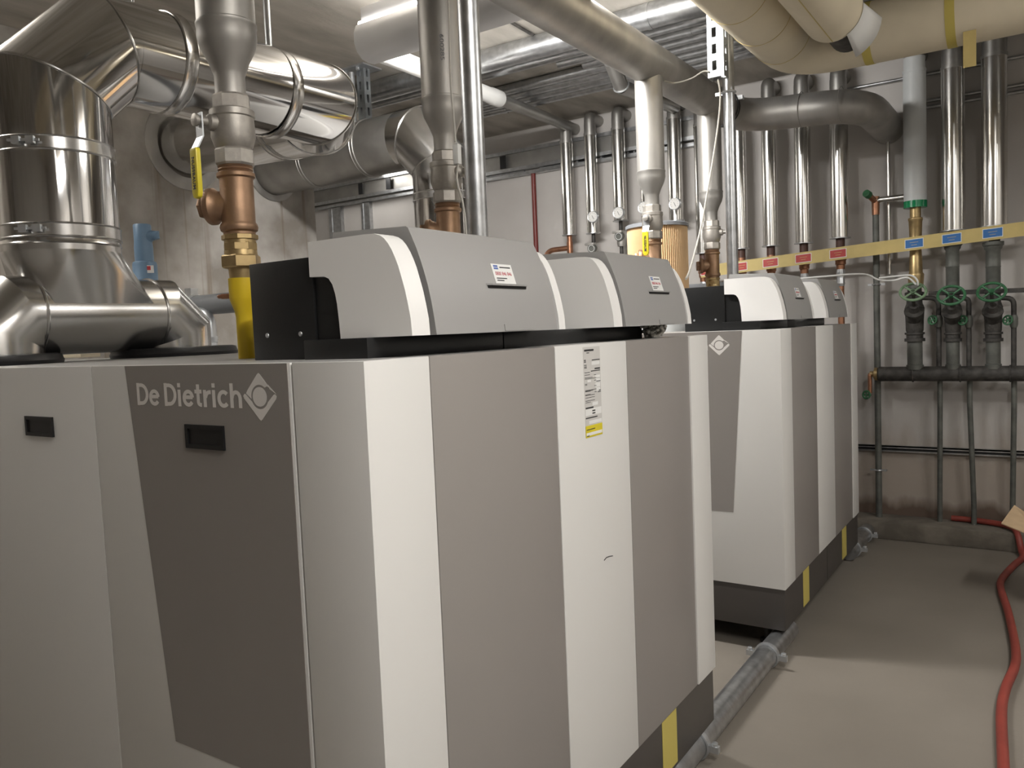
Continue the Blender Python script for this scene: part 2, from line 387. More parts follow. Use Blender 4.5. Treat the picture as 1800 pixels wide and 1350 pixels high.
def boiler(y0, label, full):
    root = thing('boiler', label, 'boiler', (XS, y0, FLOOR), 'floor standing boilers in a row')
    y = lambda t: y0+t
    obj('casing', MB().box(XBACK, XS-.02, y(.02), y(1.68), ZP+.05, ZT-.012), m_hood, root, bev=.004)
    # aisle side: five sheet panels
    for i in range(5):
        a, b = y(STR[i]), y(STR[i+1]); g = .0012
        out = .004 if i == 4 else 0
        if i == 0: continue
        p = obj('side_panel', MB().box(XS-.03, XS+out, a+g, b-g, ZB, ZT), m_white if i % 2 == 0 else m_grey, root, bev=.0025)
        p['label'] = ('white' if i % 2 == 0 else 'grey')+' sheet metal side panel'
    # front face (towards -Y)
    f = y(0)
    if full:
        for a, b in ((XBACK, -1.895-.0015), (-1.895+.0015, -1.1925)):
            p = obj('front_panel', MB().box(a, b, f, f+.012, ZB, ZT), m_white, root, bev=.0015); p['label'] = 'white sheet metal front panel'
    else:
        for a, b in ((XBACK, -1.895-.0015),):
            p = obj('front_panel', MB().box(a, b, f, f+.012, ZB, ZT), m_white, root, bev=.0015); p['label'] = 'white sheet metal front panel'
    cx = -1.1875 if full else -1.8935
    p = obj('corner_panel', MB().prism([(cx, f), (XS, f), (XS, y(.18)-.0012), (XS-.03, y(.18)-.0012), (XS-.03, f+.012), (cx, f+.012)], lambda p_, q_, t_: (p_, q_, t_), ZB, ZT), m_white, root, bev=.0015); p['label'] = 'white sheet metal panel bent round the corner'
    br = -1.2 if full else -1.235
    dk = obj('logo_panel', MB().prism([(-1.75, ZT-.001), (-1.654, .596), (br, .60), ((-1.2 if full else -1.176), ZT-.001)], lambda p, q, t: (p, t, q), f+.001, f-.0012), m_grey, root, smooth=0)
    dk['label'] = 'dark grey tapered panel with silver maker lettering'
    yy = f-.0016
    lt = MB(); lettering(lt, 'De Dietrich', -1.708, 1.3675, .372, .050, yy); obj('lettering', lt, m_logo, dk, smooth=0)
    e = MB(); emblem(e, -1.284, 1.391, .051, .0475, yy); obj('emblem', e, m_logo, dk, smooth=0)
    for hx, w in ((-1.466, .13), (-2.16, .138)):
        par = root
        h0, h1 = 1.279, 1.330
        fr = MB(); t = .009
        fr.box(hx-w/2, hx+w/2, f-.006, f+.002, h1-t, h1); fr.box(hx-w/2, hx+w/2, f-.006, f+.002, h0, h0+t)
        fr.box(hx-w/2, hx-w/2+t, f-.006, f+.002, h0+t, h1-t); fr.box(hx+w/2-t, hx+w/2, f-.006, f+.002, h0+t, h1-t)
        h = obj('recessed_handle', fr, m_hole, par, smooth=0); h['label'] = 'black recessed grip'
        obj('grip_pocket', MB().box(hx-w/2+t, hx+w/2-t, f-.0018, f+.002, h0+t, h1-t), m_hole, h, smooth=0)
    # top
    obj('top_cover', MB().box(XBACK+.01, XS-.034, y(.034), y(.85), ZT-.012, ZT-.001), m_hood, root, bev=.002)
    obj('top_cover', MB().box(XBACK+.01, XS-.034, y(.856), y(1.665), ZT-.012, ZT-.001), m_hood, root, bev=.002)
    # plinth, warning tapes, feet
    pl = obj('plinth', MB().box(XBACK+.02, XS-.004, y(.004), y(1.69), ZP, ZB-.001), m_plinth, root, bev=.002)
    obj('plinth_joint', MB().box(XS-.005, XS-.0034, y(.845), y(.852), ZP+.002, ZB-.003), m_hole, pl, smooth=0)
    for a in (.33, 1.23):
        tp = obj('hazard_tape', MB().box(XS-.005, XS-.0028, y(a), y(a+.115), ZP+.012, ZB-.004), m_ytape, pl, smooth=0); tp['label'] = 'yellow tape stripe'
    for yy2 in (.12, .83, 1.56):
        for xx in (-1.12, -2.1, -3.1):
            obj('foot', MB().lathe((xx, y(yy2), FLOOR), (0, 0, 1), [(0, .035), (.02, .035), (.025, .018), (ZP-FLOOR+.005, .018)], 16), m_rubber, root)
    # black cable box and trays
    bb = obj('cable_box', MB().box(-1.522, -1.3145, y(.18), y(.40), ZT-.002, 1.676), m_black, root, bev=.003); bb['label'] = 'black sheet metal cable box'
    for sx_ in (-1.472, -1.362): obj('screw', MB().lathe((sx_, y(.181), 1.512), (0, -1, 0), [(0, .006), (.003, .005), (.004, .001)], 10), m_zinc, bb)
    wing = [(-1.3135, ZT), (-1.3135, 1.6315), (-1.268, 1.6295), (-1.2555, 1.6245), (-1.2455, 1.6115), (-1.2385, 1.5915), (-1.2345, 1.57), (-1.2315, 1.535), (-1.2295, 1.498), (-1.2295, ZT)]
    for k in (0, .876):
        b2 = obj('inner_bracket', MB().prism(wing, lambda p, q, t: (p, t, q), y(.186+k), y(.236+k)), m_black, root, smooth=25)
        hood(root, y0-1.02+k, None)
    obj('tray', MB().box(-1.32, -1.135, y(.15), y(.632), ZT-.002, 1.4978), m_black, root, bev=.002)
    obj('tray', MB().box(-1.32, -1.135, y(.637), y(1.46), ZT-.002, 1.4975), m_black, root, bev=.002)
    if full:
        O = V((XS+.0004, y(.797), 1.215)); W, H = .093, .234
        lb = obj('rating_label', MB().box(XS-.001, XS+.0006, y(.797), y(.797)+W, 1.212, 1.449), m_paper, root, smooth=0); lb['label'] = 'printed paper rating label with yellow foot'
        obj('label_foot', MB().box(XS, XS+.001, y(.797), y(.797)+W, 1.212, 1.243), m_yhan, lb, smooth=0)
        obj('label_field', MB().box(XS, XS+.0013, y(.80), y(.797)+W-.003, 1.2165, 1.2245), m_wprint, lb, smooth=0)
        k = MB(); wp = MB(); rr = random.Random(3)
        Z = lambda h: 1.449-.206*h
        def bar(m, a, b, h, t=.0016, d=.0011): m.box(XS, XS+d, y(.797)+W*a, y(.797)+W*b, Z(h)-t, Z(h))
        bar(k, .07, .62, .03, .005); bar(k, .2, .35, .07, .002)
        for h in [.16, .18]: bar(k, .04, .14, h, .0026)
        for h in [.225, .245, .26]: bar(k, .04, .18, h)
        bar(k, .5, .97, .165, .0022); bar(k, .65, .97, .275, .0036); bar(k, .42, .97, .305, .0022)
        for h in [.32, .35, .385, .40, .465, .478, .545, .555, .56, .60, .61, .64, .68, .70]: bar(k, .05, .05+rr.choice([.12, .3, .45, .55]), h, .0012)
        for h in [.36, .40, .43, .50, .545, .58]: bar(k, .6, .72, h, .0012)
        bar(k, .72, .97, .445, .002); bar(k, .86, .97, .565, .002); bar(k, .8, .97, .585, .002)
        bar(k, .04, .5, .765, .0042); bar(k, .42, .6, .81, .0036); bar(k, .42, .6, .842, .0036); bar(k, .03, .72, .895, .003)
        bar(k, .05, .55, 1.045, .002, .0016); bar(k, .05, .2, 1.125, .002, .0016)
        for a, b, h, t in [(.48, .96, .19, .009), (.68, .96, .365, .009), (.7, .96, .405, .012), (.66, .95, .47, .011), (.7, .94, .53, .009), (.2, .4, .42, .006), (.45, .78, .71, .009), (.03, .97, .785, .018), (.22, .97, .94, .009)]: bar(wp, a, b, h, t, .0009)
        obj('label_print', k, m_ink, lb, smooth=0)['kind'] = 'stuff'; obj('label_blanks', wp, m_wprint, lb, smooth=0)['kind'] = 'stuff'
        # small scratch on the second white side panel
    return root
b1 = boiler(1.02, 'grey and white striped boiler with full silver lettering and a printed label on its side', True)
b2 = boiler(3.658, 'grey and white striped boiler standing between the other boiler and the valve wall', False)

# ------------------------------------------------------------------ gas main, drops, valves
GX = -1.738; GY = [1.348, 2.224, 3.969, 4.865]
gm = thing('gas_main_pipe', 'thick bare steel gas main under the ceiling with four tapering drops', 'pipe', (GX, 1.0, 2.86))
mp = bend([(GX, -1.2, 2.86), (GX, 5.42, 2.86), (-.95, 5.42, 2.81), (-.93, WALLY-.002, 2.79)], .30, 8)
obj('main_pipe', MB().tube(mp, .104, 32), m_gas, gm)
for yy in (5.10,): 
    obj('pipe_clamp', MB().lathe((GX, yy-.02, 2.86), (0, 1, 0), [(0, .111), (0, .118), (.014, .118), (.014, .111)], 32, False).lathe((GX, yy+.015, 2.86), (0, 1, 0), [(0, .111), (0, .116), (.010, .116), (.010, .111)], 32, False), m_rubber, gm)
    obj('clamp_bolt', MB().box(GX+.10, GX+.14, yy-.012, yy+.02, 2.86+.03, 2.86+.055), m_zinc, gm)
for xx in (-1.32, -1.08): obj('weld_seam', MB().torus((xx, 5.42, 2.838 if xx < -1.2 else 2.825), (1, 0, -.05), .1085, .003, 32, 6), m_gas, gm)
for yy in GY:
    obj('gas_drop', MB().lathe((GX, yy, 2.80), (0, 0, -1), [(0, .072), (.493, .072), (.496, .075), (.503, .075), (.506, .073), (.53, .0735), (.556, .067), (.59, .05), (.615, .041), (.623, .038), (.672, .038), (.674, .03)], 32), m_gas, gm)
# hanger of the main: slotted strut and thin cable
def valve(yy, kind, label):
    r = thing('gas_valve', label, 'valve', (GX, yy, ZT), 'gas valve assemblies')
    p = (GX, yy, 2.128); dn = (0, 0, -1)
    ph = .35
    vb = obj('valve_body', MB().hexa(p, dn, 0, .042, .0475, 8, ph).lathe(p, dn, [(.036, .05), (.04, .056), (.055, .056), (.058, .053), (.105, .055), (.128, .048), (.135, .043), (.14, .043)], 28).hexa(p, dn, .135, .178, .05, 8, ph), m_nick, r, smooth=30)
    hd = {1: V((-.14, -.99, 0)), 2: V((.95, .05, 0)), 3: V((.05, -.99, 0)), 4: V((.92, .15, 0))}[kind].normalized()
    c = V((GX, yy, 2.052)); 
    obj('valve_stem', MB().lathe(c, hd, [(.03, .022), (.066, .020), (.072, .012), (.095, .012), (.096, .0155), (.104, .0155), (.106, .008)], 16), m_nick, vb)
    sd = V((0, 0, 1)).cross(hd).normalized()
    e = c+hd*.088
    hn = MB()
    hn.obox(e-sd*.016+V((0, 0, .018)), sd*.032, hd*.004, V((0, 0, -.058)))
    hn.obox(e-sd*.0165+V((0, 0, -.04)), sd*.033, hd*.004, V((0, 0, -.018))+hd*.014 if False else hd*.016+V((0, 0, -.03)))
    h = obj('handle', hn, m_zinc, r, smooth=0)
    g0 = e+hd*.016+V((0, 0, -.070))
    gp = [(-.0145, 0), (-.016, -.008), (-.016, -.108), (-.012, -.120), (0, -.124), (.012, -.120), (.016, -.108), (.016, -.008), (.0145, 0)]
    gr = obj('grip', MB().prism(gp, lambda a, b, t: g0+sd*a+V((0, 0, b))+hd*t, -.004, .009), m_yhan, h, bev=.003)
    tu = V((0, 0, -1)); tv = hd.cross(tu).normalized()
    if kind in (1, 3):
        view = (CAM-g0).normalized(); nf = hd if hd.dot(view) > 0 else -hd
        tv = nf.cross(tu).normalized()
        o = g0+nf*(.0093 if nf.dot(hd) > 0 else .0045)+V((0, 0, -.022))-tv*.0065
        obj('grip_lettering', text_mb('NUSSBAUM', .014, o, tu, tv, nf, .0006, .012, width=.078), m_ink, gr, smooth=0)
    z0 = 1.952
    q = (GX, yy, z0)
    obj('bronze_tee', MB().lathe(q, dn, [(0, .041), (.004, .044), (.008, .041), (.012, .044), (.016, .041), (.018, .0435), (.021, .0475), (.03, .0475), (.034, .042), (.145, .042), (.15, .046), (.158, .048), (.166, .046), (.17, .04), (.176, .04)], 32), m_bronze, r)
    bd = V((-.80, -.42, 0)).normalized()
    obj('tee_branch', MB().lathe((GX, yy, 1.852), bd, [(0, .036), (.04, .036), (.055, .040), (.062, .047), (.074, .047), (.078, .044)], 28).hexa((GX, yy, 1.852), bd, .076, .098, .032, 6), m_bronze, r)
    q = (GX, yy, 1.776)
    obj('union_nut', MB().hexa(q, dn, 0, .014, .046, 8).lathe(q, dn, [(.01, .04), (.035, .04)], 24).hexa(q, dn, .02, .042, .043, 8, .2).lathe(q, dn, [(.04, .041), (.054, .042)], 24).hexa(q, dn, .052, .086, .05, 6, .4).lathe(q, dn, [(.08, .034), (.115, .032)], 24), m_brass, r, smooth=30)
    q = (GX, yy, 1.664)
    yp = obj('yellow_gas_pipe', MB().lathe(q, dn, [(0, .030), (0, .036), (.05, .036), (.058, .034), (.085, .025), (.1, .0225), (1.664-ZT+.002, .0225)], 24), m_yel, r)
    obj('test_nipple', MB().lathe((GX, yy, 1.62), V((-.85, -.5, 0)), [(.03, .007), (.058, .007), (.058, .0055), (.066, .0055), (.07, .002)], 10), m_copp, yp)
    return r
valve(GY[0], 1, 'gas ball valve with lettered yellow grip beside the black box of the fully lettered boiler')
valve(GY[1], 2, 'gas ball valve with a thin cable and white plug beside it, behind a hood')
valve(GY[2], 3, 'gas ball valve with lettered yellow grip standing in front of the pleated filter')
valve(GY[3], 4, 'gas ball valve and bronze tee right behind the black box of the far boiler')
# printed mill marking on the second drop, scuff on the white panel
nv = (V((CAM.x, CAM.y, 0))-V((GX, GY[1], 0))).normalized()
obj('mill_print', text_mb('600285', .014, V((GX, GY[1], 2.50))+nv*.0728, (0, 0, -1), nv.cross(V((0, 0, -1))), nv, .0008, .0, width=.085), m_gpvc, gm, smooth=0)
obj('scuff', MB().tube([at(px, py, X=XS+.0005) for px, py in [(1062, 985), (1066, 980), (1071, 978), (1077, 977)]], .0012, 6), m_ink, b1)
# ------------------------------------------------------------------ flue of the near boiler
FX = -2.9; FR = .190; FZ = 2.60
fl = thing('flue_duct', 'big polished stainless flue rising from a tee on the fully lettered boiler', 'duct', (FX, 1.5, ZT))
def ring_band(name, c, d, r, w, par, m=None, tabs=None):
    c = V(c); d = V(d).normalized()
    b = obj(name, MB().lathe(c-d*(w/2), d, [(0, r), (.0, r+.004), (w*.06, r+.0065), (w*.14, r+.003), (w*.86, r+.003), (w*.94, r+.0065), (w, r+.004), (w, r)], 48, False), m or m_brsh, par)
    return b
tee_y0, tee_y1, tz, tr = 1.36, 1.80, 1.618, .137
te = MB().lathe((FX, tee_y0, tz), (0, 1, 0), [(0, tr), (tee_y1-tee_y0, tr)], 40)
tb = obj('tee_body', te, m_brsh, fl)
# boot: round collar lofted to a rectangle on the tee
zc, zr = 1.835, 1.655; n = 48; cyy = 1.490
circ = [(FX+FR*math.cos(2*math.pi*k/n), cyy+FR*math.sin(2*math.pi*k/n), zc) for k in range(n)]
rx, ry0, ry1 = .131, 1.385, 1.745
cor = [(FX+rx, ry1, zr), (FX-rx, ry1, zr), (FX-rx, ry0, zr), (FX+rx, ry0, zr)]
m_ = MB(); vs2 = circ+cor; fs2 = []
for k in range(n):
    c_ = n+(k*4)//n; fs2.append((k, (k+1) % n, c_))
    if (k+1) % (n//4) == 0: fs2.append(((k+1) % n, n+((k+1)*4//n) % 4, c_))
m_.add(vs2, fs2)
obj('tee_boot', m_, m_brsh, fl, smooth=18)
obj('boot_collar', MB().lathe((FX, cyy, zc), (0, 0, 1), [(0, FR), (.02, FR), (.024, FR+.004), (.03, FR), (.055, FR)], 48, False), m_brsh, fl)
ring_band('clamp_band', (FX, cyy, 1.90), (0, 0, 1), FR, .05, fl)
ring_band('clamp_band', (FX, cyy, 2.185), (0, 0, 1), FR, .05, fl)
for zz in (1.90, 2.185):
    cb = MB()
    a = V((.62, -.78, 0)); t_ = V((.78, .62, 0)); q = V((FX, cyy, zz))+a*(FR+.012)
    cb.obox(q-t_*.035-V((0, 0, .012)), t_*.025, a*.016, V((0, 0, .024))); cb.obox(q+t_*.010-V((0, 0, .012)), t_*.025, a*.016, V((0, 0, .024))); cb.obox(q-t_*.05+a*.004-V((0, 0, .004)), t_*.1, a*.007, V((0, 0, .008)))
    obj('clamp_latch', cb, m_zinc, fl, smooth=0)
z1 = FZ-.20; yA, yB = cyy, cyy+.20
obj('vertical_duct', MB().tube([(FX, yA, 1.885), (FX, yA, z1), (FX, yB, FZ), (FX, yB+.05, FZ)], FR, 64, False), m_poli, fl, smooth=15)
EY = 2.73
obj('horizontal_duct', MB().tube([(FX, yB+.05, FZ), (FX, EY, FZ+.015), (FX-.19, EY+.17, FZ+.025), (WALLX+.045, 3.32, FZ+.215)], FR, 64, False), m_poli, fl, smooth=15)
s8 = math.sin(math.pi/8); c8 = math.cos(math.pi/8)
def seam(c, d, stretch_dir):
    # raised bead along a mitre joint (ellipse)
    c, d = V(c), V(d).normalized(); a = V(stretch_dir).normalized(); b = d.cross(a)
    pts = [c+a*(FR/c8*math.cos(2*math.pi*k/48))*1.004+b*(FR*math.sin(2*math.pi*k/48))*1.004 for k in range(49)]
    return MB().tube(pts, .005, 6, False)
obj('joint_bead', seam((FX, yA, z1), (0, s8, c8), (0, c8, -s8)), m_brsh, fl)
obj('joint_bead', seam((FX, yB, FZ), (0, c8, s8), (0, s8, -c8)), m_brsh, fl)
obj('joint_bead', seam((FX, EY, FZ+.015), (-s8, c8, 0), (c8, s8, 0)), m_brsh, fl)
obj('joint_bead', seam((FX-.19, EY+.17, FZ+.025), (-.9, .42, .05), (.42, .9, 0)), m_brsh, fl)
for yy in (1.94, 2.46):
    ring_band('clamp_band', (FX, yy, FZ+.005), (0, 1, 0), FR, .055, fl)
wd_ = (V((WALLX, 3.33, FZ+.22))-V((FX-.19, EY+.17, FZ+.025))).normalized()
ring_band('clamp_band', V((FX-.19, EY+.17, FZ+.025))+wd_*.30, wd_, FR, .05, fl)
obj('wall_rosette', MB().lathe((WALLX, 3.33, FZ+.22), (1, 0, 0), [(0, .29), (.006, .29), (.012, .275), (.016, .21)], 48, False), m_gas, fl)
# elbows of the tee
def drop_elbow(ys, sgn):
    e = MB().tube([(FX, ys, tz), (FX, ys+sgn*.035, tz), (FX, ys+sgn*.105, tz-.07), (FX, ys+sgn*.105, ZT+.014)], tr, 40, False)
    o = obj('flue_elbow', e, m_brsh, fl, smooth=15)
    obj('bead', MB().torus((FX, ys, tz), (0, 1, 0), tr+.001, .005, 40, 6), m_brsh, o)
drop_elbow(tee_y1, 1); drop_elbow(tee_y0, -1)
for yc in (tee_y1+.105, tee_y0-.105):
    rr_ = .235 if yc > 1.6 else .19
    obj('rubber_flange', MB().lathe((FX, yc, ZT-.001), (0, 0, 1), [(0, rr_), (.012, rr_+.003), (.016, rr_), (.03, rr_-.004), (.034, rr_-.02), (.034, .13)], 48), m_rubber, fl)
# ------------------------------------------------------------------ flue of the far boiler
GXF, GYF, GZF, GR = -3.2, 4.05, 2.765, .185
f2 = thing('flue_duct', 'duller stainless flue held by a slotted strut, bending down behind the hoods', 'duct', (GXF, GYF, ZT))
obj('flue_pipe', MB().tube([(WALLX+.002, GYF, GZF), (GXF-.30, GYF, GZF)], GR, 48, False), m_duct, f2)
obj('flue_elbow', MB().tube([(GXF-.30, GYF, GZF), (GXF-.20, GYF, GZF), (GXF, GYF, GZF-.20), (GXF, GYF, GZF-.28)], GR, 48, False), m_brsh, f2, smooth=15)
obj('vertical_pipe', MB().tube([(GXF, GYF, GZF-.28), (GXF, GYF, ZT+.02)], GR, 48, False), m_poli, f2)
for xx in (-4.32, -3.80): ring_band('clamp_band', (xx, GYF, GZF), (1, 0, 0), GR, .03, f2, m_duct)
ring_band('clamp_band', (GXF, GYF, 2.36), (0, 0, 1), GR, .05, f2)
for c_, d_, a_ in (((GXF-.20, GYF, GZF), (c8, 0, -s8), (s8, 0, c8)), ((GXF, GYF, GZF-.20), (s8, 0, -c8), (c8, 0, s8))):
    c_, d_, a_ = V(c_), V(d_), V(a_); b_ = d_.cross(a_)
    obj('joint_bead', MB().tube([c_+a_*(GR/c8*1.004*math.cos(2*math.pi*k/48))+b_*(GR*1.004*math.sin(2*math.pi*k/48)) for k in range(49)], .005, 6, False), m_brsh, f2)
obj('wall_rosette', MB().lathe((WALLX, GYF, GZF), (1, 0, 0), [(0, .23), (.01, .23), (.016, .22), (.02, .187)], 48, False), m_duct, f2)
obj('flue_flange', MB().lathe((GXF, GYF, ZT-.001), (0, 0, 1), [(0, .22), (.02, .222), (.034, .215), (.034, .15)], 40), m_rubber, f2)

# ------------------------------------------------------------------ bits beside the near flue
c = at(257, 500, X=-3.22); bx_, by_ = c.x, c.y
bl = thing('vent_canister', 'blue plastic canister with red and white sticker behind the steel flue elbow', 'canister', (bx_, by_, ZT))
obj('canister_stem', MB().lathe((bx_, by_, ZT-.002), (0, 0, 1), [(0, .03), (.33, .03)], 20), m_gpvc, bl)
zb = zat(bx_, by_, 500)
bo = obj('canister_body', MB().lathe((bx_, by_, zb), (0, 0, 1), [(0, .050), (.012, .052), (.016, .0495), (.085, .0495), (.095, .046), (.098, .038), (.10, .038)], 28), m_bplas, bl)
nk = obj('canister_neck', MB().lathe((bx_, by_, zb+.095), (0, 0, 1), [(0, .038), (.06, .038), (.085, .036), (.155, .036), (.16, .033)], 24), m_bplas, bl)
t_ = V((.83, .56, 0))
obj('spout', MB().tube([V((bx_, by_, zb+.175)), V((bx_, by_, zb+.205))+t_*.025, V((bx_, by_, zb+.205))+t_*.055, V((bx_, by_, zb+.19))+t_*.06], [.028, .026, .02, .012], 14), m_bplas, nk)
obj('locking_ring', MB().torus((bx_, by_, zb+.012), (0, 0, 1), .051, .004, 28, 6), m_rubber, bo)
view = V((.83, -.52, 0)).normalized(); sd = V((0, 0, 1)).cross(view)
q = V((bx_, by_, zb+.045))+view*.0485+sd*.008
st = obj('sticker', MB().obox(q, sd*.026, V((0, 0, .032)), -view*.002 if False else V(view)*.0015), m_wprint, bo, smooth=0)
obj('sticker_mark', MB().obox(q+view*.0016+V((0, 0, .012)), sd*.014, V((0, 0, .017)), V(view)*.0006), m_redpl, st, smooth=0)

gp = thing('vent_pipe', 'grey plastic pipe lying level behind the bronze tee, held by a zinc clamp', 'pipe', (-2.6, 2.47, ZT))
pz = zat(-2.9, 2.47, 524)
xa = at(338, 522, Y=2.47).x
obj('pipe', MB().cyl((xa, 2.47, pz), (-1.85, 2.47, pz), .05, 28), m_gpvc, gp)
ck = MB().lathe((xa+.01, 2.47, pz), (1, 0, 0), [(0, .051), (0, .056), (.03, .056), (.03, .051)], 28, False).lathe((xa-.05, 2.47, pz), (1, 0, 0), [(0, .048), (0, .053), (.025, .053), (.025, .048)], 28, False).box(xa-.03, xa+.02, 2.45, 2.49, pz+.052, pz+.088)
obj('clamp', ck, m_zinc, gp)
xe = at(372, 600, Y=2.43).x; ze = zat(xe, 2.43, 548)
ge = thing('drain_elbow', 'shiny galvanised elbow pipe beside the black rubber flange', 'pipe', (xe, 2.43, ZT))
obj('elbow_pipe', MB().tube(bend([(xe-.16, 2.43, ze), (xe, 2.43, ze), (xe, 2.43, ZT-.001)], .09, 8), .026, 20), m_zinc, ge)
obj('coupling', MB().lathe((xe, 2.43, ze-.12), (0, 0, -1), [(0, .026), (0, .031), (.012, .031), (.016, .029), (.028, .029), (.03, .026)], 20, False), m_zinc, ge)

for (a, b, c_, d_, h, m, lb) in [(4, 34, 605, 640, .045, m_cream, 'small pale foam block on the boiler top near the flue elbow'), (36, 142, 605, 640, .06, m_cream, 'long cream insulation slab lying behind the steel tee')]:
    yb = 2.05 if a > 20 else 1.75
    p0 = at(a, 632, Y=yb); p1 = at(b, 632, Y=yb)
    tag(obj('insulation_block', MB().box(p0.x, p1.x, yb, yb+.10, ZT-.001, ZT+h), m, bev=.006), lb, 'insulation')

# ------------------------------------------------------------------ galvanised posts, hangers, rods
def post(x, y, z0, z1, r, label):
    t = thing('galvanised_post', label, 'pipe', (x, y, z0))
    obj('post_tube', MB().cyl((x, y, z0), (x, y, z1), r, 28), m_galv, t)
    obj('base_flange', MB().lathe((x, y, z0-.001), (0, 0, 1), [(0, .055), (.008, .055), (.010, r+.004), (.03, r+.004)], 24), m_zinc, t)
    obj('ceiling_flange', MB().lathe((x, y, z1), (0, 0, -1), [(0, .055), (.008, .055), (.010, r+.004), (.03, r+.004)], 24), m_zinc, t)
    return t
p = at(835, 300, X=-1.36); post(-1.36, p.y, ZT, CEIL, .0305, 'galvanised vent post between the two hoods of the fully lettered boiler')
p = at(1284, 300, X=-1.40); p2_ = post(-1.40, p.y, ZT, CEIL, .0300, 'galvanised vent post beside the slotted strut')
cl = obj('pipe_clip', MB().torus((-1.40, p.y, 2.70), (0, 0, 1), .034, .006, 24, 8).box(-1.47, -1.425, p.y-.008, p.y+.008, 2.692, 2.708), m_zinc, p2_)
PY = p.y
# slotted strut beside the main
sx0 = at(1243, 90, Y=4.02).x; sx1 = at(1272, 90, Y=4.02).x
def strut(x0, x1, y0, y1, z0, z1, label, name='slotted_strut'):
    t = thing(name, label, 'strut', ((x0+x1)/2, (y0+y1)/2, z0))
    # web with oval slots cut out: face towards -Y built as bars between slots
    n = max(2, int((z1-z0)/.075)); w = x1-x0; sw = w*.26; cx = x0+w*.42
    web = MB(); pz = (z1-z0)/n
    web.box(x0, cx-sw/2, y0, y0+.003, z0, z1); web.box(cx+sw/2, x1, y0, y0+.003, z0, z1)
    for k in range(n):
        a = z0+k*pz; web.box(cx-sw/2, cx+sw/2, y0, y0+.003, a, a+pz*.42)
    obj('slotted_web', web, m_strut, t, smooth=0)
    side = MB(); cyy_ = (y0+y1)/2; sd_ = (y1-y0)*.3
    side.box(x1-.003, x1, y0+.003, cyy_-sd_/2, z0, z1); side.box(x1-.003, x1, cyy_+sd_/2, y1, z0, z1)
    for k in range(n):
        a = z0+k*pz; side.box(x1-.003, x1, cyy_-sd_/2, cyy_+sd_/2, a, a+pz*.38)
    obj('slotted_flange', side, m_strut, t, smooth=0)
    obj('channel_back', MB().box(x0, x0+.003, y0+.003, y1, z0, z1).box(x0+.003, x1-.003, y1-.003, y1, z0, z1), m_galv, t, smooth=0)
    return t
t = strut(sx0, sx1, 4.02, 4.09, zat(sx0, 4.02, 138), CEIL, 'zinc slotted strut hanging from the ceiling beside the gas main')
pb = at(640, 205, Y=GYF)
t = strut(pb.x-.02, pb.x+.045, GYF-.03, GYF+.03, GZF+GR, CEIL-.01, 'zinc slotted strut holding the far flue below its ceiling plate')
obj('ceiling_plate', MB().box(pb.x-.11, pb.x+.10, GYF-.09, GYF+.09, CEIL-.01, CEIL), m_zinc, t, smooth=0)
obj('bolt', MB().hexa((pb.x+.02, GYF-.06, CEIL-.01), (0, 0, -1), 0, .02, .014).hexa((pb.x-.085, GYF-.06, CEIL-.01), (0, 0, -1), 0, .02, .014), m_zinc, t, smooth=0)
obj('brace', MB().cyl((pb.x-.05, GYF-.05, CEIL-.03), (pb.x-.05, GYF-.05, GZF+GR-.02), .022, 16), m_zinc, t)
def rod(px, py, Y, zb, r, label):
    q = at(px, py, Y=Y)
    t = thing('hanger_rod', label, 'rod', (q.x, Y, zb))
    obj('rod_shaft', MB().cyl((q.x, Y, zb), (q.x, Y, CEIL), r, 12), m_zinc, t)
    obj('rod_nut', MB().hexa((q.x, Y, CEIL), (0, 0, -1), 0, .015, r*2.2), m_zinc, t)
q = at(470, 40, X=FX); rod(470, 40, q.y, FZ+FR+.004, .015, 'zinc channel rod holding the polished flue beyond its first clamp')
q = at(234, 10, X=FX); rod(234, 10, q.y, FZ+FR-.01, .005, 'thin threaded rod above the first clamp of the polished flue')

# ------------------------------------------------------------------ cream insulated pipes
crA = thing('insulated_pipe', 'fat cream jacketed pipe along the ceiling that elbows across the valve wall', 'pipe', (-1.08, 2.5, 2.9))
RA = .153; zA = 2.965; yR = 4.62
xAi = -1.150
obj('jacket', MB().tube(bend([(xAi, -1.0, zA), (xAi, yR, zA), (XR-.002, yR, zA)], .26, 8), RA, 40), m_cream, crA)
for yj in (4.3, 3.6, 3.95): obj('jacket_joint', MB().torus((xAi, yj, zA), (0, 1, 0), RA, .002, 40, 6), m_strip, crA)
for xx in (-.80, -.42, .02, .5):
    obj('tape_strip', MB().lathe((xx, yR, zA), (1, 0, 0), [(0, RA+.0005), (0, RA+.002), (.042, RA+.002), (.042, RA+.0005)], 40, False), m_ytape, crA)
q = at(1704, 80, Y=yR-.12)
sg = V((.02, -.006, -.16)); 
obj('loose_tape', MB().obox((q.x-.028, yR-.10, zA-RA+.03), (.055, 0, 0), (0, .0012, 0), (.0, .0, -.17)), m_strip, crA, smooth=0)
crB = thing('insulated_pipe', 'cream jacketed pipe with open end beside a torn white paper collar', 'pipe', (-.74, 2.5, 2.9))
xB = -.855; RB = .136; zB_ = 2.94
obj('jacket', MB().lathe((xB, -1.0, zB_), (0, 1, 0), [(0, RB), (5.12, RB), (5.12, RB-.03), (5.0, RB-.03)], 40, False), m_cream, crB)
obj('bare_pipe', MB().tube([(xB, 3.8, zB_), (xB, yR-RA+.01, zB_)], .09, 28), m_iron, crB)
pc = MB()
arc = [math.radians(-62+k*8) for k in range(9)]
